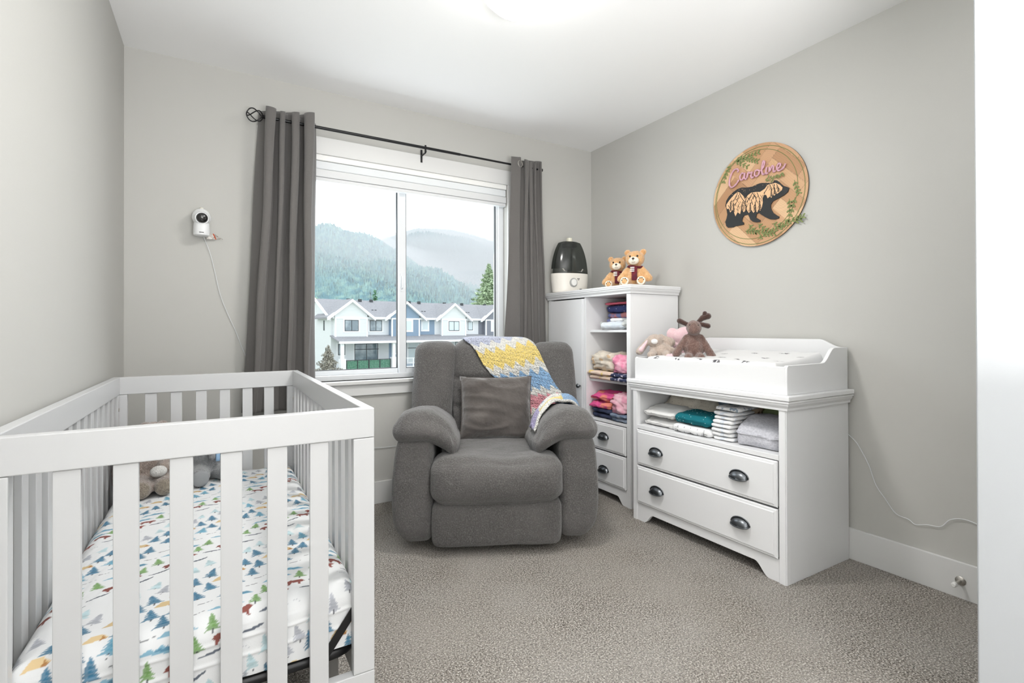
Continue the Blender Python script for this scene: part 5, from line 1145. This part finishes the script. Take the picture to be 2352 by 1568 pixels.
cloth('folded_cloth', 'cream cloth with brown leaf print heaped at the back of the shelf', 'cloth', (-.19, -1.505, z0), .14, .19, .18, cm('brown_leaf_cloth', lin((196, 178, 156)), sp=(38, lin((84, 56, 40)), .95, .55, .6)), RF, 1, 24, .012)
cloth('folded_cloth', 'sage green cloth at the back right corner of the open shelf', 'cloth', (-.155, -1.64, z0), .14, .18, .175, cm('green_cloth', lin((158, 174, 128)), sp=(10, lin((122, 140, 98)), .7)), RF, 1, 25, .010)
cloth('folded_blanket', 'thick grey checked muslin blanket folded at the right of the open shelf', 'blanket', (-.345, -1.685, z0), .215, .24, .125, cm('grey_muslin', lin((198, 198, 204)), sp=(120, lin((170, 170, 178)), .6), bump2=(70, .006, .7)), RF+.12, 1, 31, .006, slump=.4)
cloth('folded_cloth', 'pale blue cloth standing against the right end of the open shelf', 'cloth', (-.36, -1.808, z0), .026, .14, .11, cm('pale_blue_cloth', lin((190, 205, 214)), ), RF, 1, 32, .002)
dp = None
for k in range(7):
    t_ = cloth('diaper', 'folded white diaper beside the teal star cloth, '+['lowest of its stack', 'second from the bottom of the stack', 'third from the bottom of the stack', 'middle one of the stack', 'third from the top of the stack', 'second from the top of the stack', 'topmost plain white one of the stack'][k], 'diaper', (-.385+.002*(k % 2), -1.517+.003*math.sin(k*2), z0+.0005+k*.0195), .105, .17, .0185, cm('diaper_white', (.82, .82, .82), sp=(40, lin((170, 190, 215)), .35, .6, .66)), RF+.05*math.sin(k*1.9), 1, 40+k, .0018, group='stack of folded diapers on the open shelf')
cloth('diaper', 'crumpled patterned diaper on top of the diaper stack', 'diaper', (-.34, -1.525, z0+.139), .12, .22, .022, cm('diaper_print', lin((222, 222, 222)), sp=(48, lin((110, 130, 150)), .8, .56, .62)), RF+.12, 1, 49, .004)

# clothes in the tall cabinet: shelf tops .489, .734, 1.052
cx_ = -.30
cloth('baby_blanket', 'crumpled cream muslin baby clothes heaped on the middle cabinet shelf', 'clothes', (-.32, -.575, .7345+.055), .20, .17, .115, cm('cream_baby', lin((218, 208, 194)), sp=(22, lin((196, 150, 90)), .6, .62, .68)), RF, 1, 51, .014)
cloth('baby_clothes', 'cream and peach folded baby clothes at the bottom of the middle shelf heap', 'clothes', (-.325, -.570, .7345), .215, .18, .054, cm('peach_baby', lin((228, 205, 188)), sp=(20, lin((228, 200, 110)), .8, .58, .64)), RF, 2, 52, .005)
cloth('baby_clothes', 'bright pink baby clothes leaning at the right of the middle shelf', 'clothes', (-.33, -.752, .7345+.05), .13, .17, .11, cm('pink_baby', lin((226, 140, 168)), sp=(26, lin((240, 190, 205)), .8)), RF, 1, 53, .014)
cloth('baby_clothes', 'navy patterned baby clothes under the pink ones on the middle shelf', 'clothes', (-.335, -.755, .7345), .14, .17, .05, cm('navy_pattern', lin((60, 66, 92)), sp=(45, lin((200, 196, 210)), .9, .54, .6)), RF, 2, 54, .004)
cloth('baby_clothes', 'hot pink folded baby clothes on the lowest open shelf, left and topmost', 'clothes', (-.32, -.575, .4895+.062), .205, .18, .10, cm('hot_pink', lin((222, 92, 148)), sp=(14, lin((236, 150, 120)), .8, .52, .6)), RF, 2, 55, .011, slump=.2)
cloth('baby_clothes', 'light pink baby clothes bulging at the right of the lowest open shelf', 'clothes', (-.33, -.755, .4895+.05), .135, .18, .12, cm('light_pink', lin((226, 160, 180)), sp=(18, lin((240, 205, 212)), .8)), RF, 1, 56, .014)
cloth('baby_clothes', 'dark navy folded baby clothes at the bottom left of the lowest open shelf', 'clothes', (-.32, -.585, .4895), .19, .18, .06, cm('dark_navy', lin((42, 46, 66)), sp=(12, lin((70, 78, 104)), .8)), RF, 2, 57, .006)
cloth('baby_clothes', 'grey blue denim baby clothes at the bottom right of the lowest open shelf', 'clothes', (-.335, -.755, .4895), .14, .18, .05, cm('denim_baby', lin((104, 120, 142)), sp=(30, lin((160, 170, 186)), .8)), RF, 2, 58, .006)
wp = cloth('wipes_pack', 'white soft pack of baby wipes with a blue label on the top cabinet shelf', 'wipes', (-.345, -.675, 1.0525), .20, .11, .05, pm('white_film', lin((226, 230, 234)), .3, speck=(9, lin((190, 206, 220)), .5)), RF+.06, 1, 61, .004)
MB().box(-.055, -.012, -.0575, -.056, .024, .032).build('printed_label', pm('blue_print', lin((86, 108, 150)), .5), wp, local=True)
MB().box(-.05, .045, -.0572, -.0562, .014, .0165).build('printed_label', pm('pale_print', lin((150, 180, 210)), .5), wp, local=True)
MB().soft((.01, .0, .062), (.05, .03, .010), .008, (8, 8, 3)).build('lid', pm('white_lid', (.84, .85, .86), .3), wp, local=True, smooth=True)
cloth('plastic_bag', 'crumpled clear white bag beside the wipes on the top cabinet shelf', 'bag', (-.30, -.79, 1.0525), .10, .16, .065, pm('film_grey', lin((205, 208, 206)), .25, bump=(30, .01, .8)), RF, 1, 62, .010)
cloth('bag_strap', 'thin dark edged loop standing at the left end of the top cabinet shelf', 'strap', (-.36, -.545, 1.0525), .02, .04, .05, pm('film_grey2', lin((190, 192, 190)), .3), RF, 1, 64, .003)
gy = -.58
cloth('baby_clothes', 'pink and peach folded baby clothes under the polka dot ones on the top shelf', 'clothes', (-.175, gy-.01, 1.0525), .20, .2, .11, cm('rose_mix', lin((206, 140, 140)), sp=(16, lin((120, 140, 190)), .9, .5, .58)), RF, 3, 65, .006)
cloth('baby_clothes', 'dark blue folded baby clothes with white polka dots on the top shelf', 'clothes', (-.175, gy, 1.1635), .20, .2, .05, cm('navy_dots', lin((72, 80, 128)), dots=(50, lin((210, 212, 225)), .16)), RF, 1, 66, .004)
cloth('baby_clothes', 'coral pink folded garment topmost on the polka dot pile of the top shelf', 'clothes', (-.175, gy, 1.2145), .20, .2, .018, cm('coral_pink', lin((226, 110, 130))), RF, 1, 67, .003)
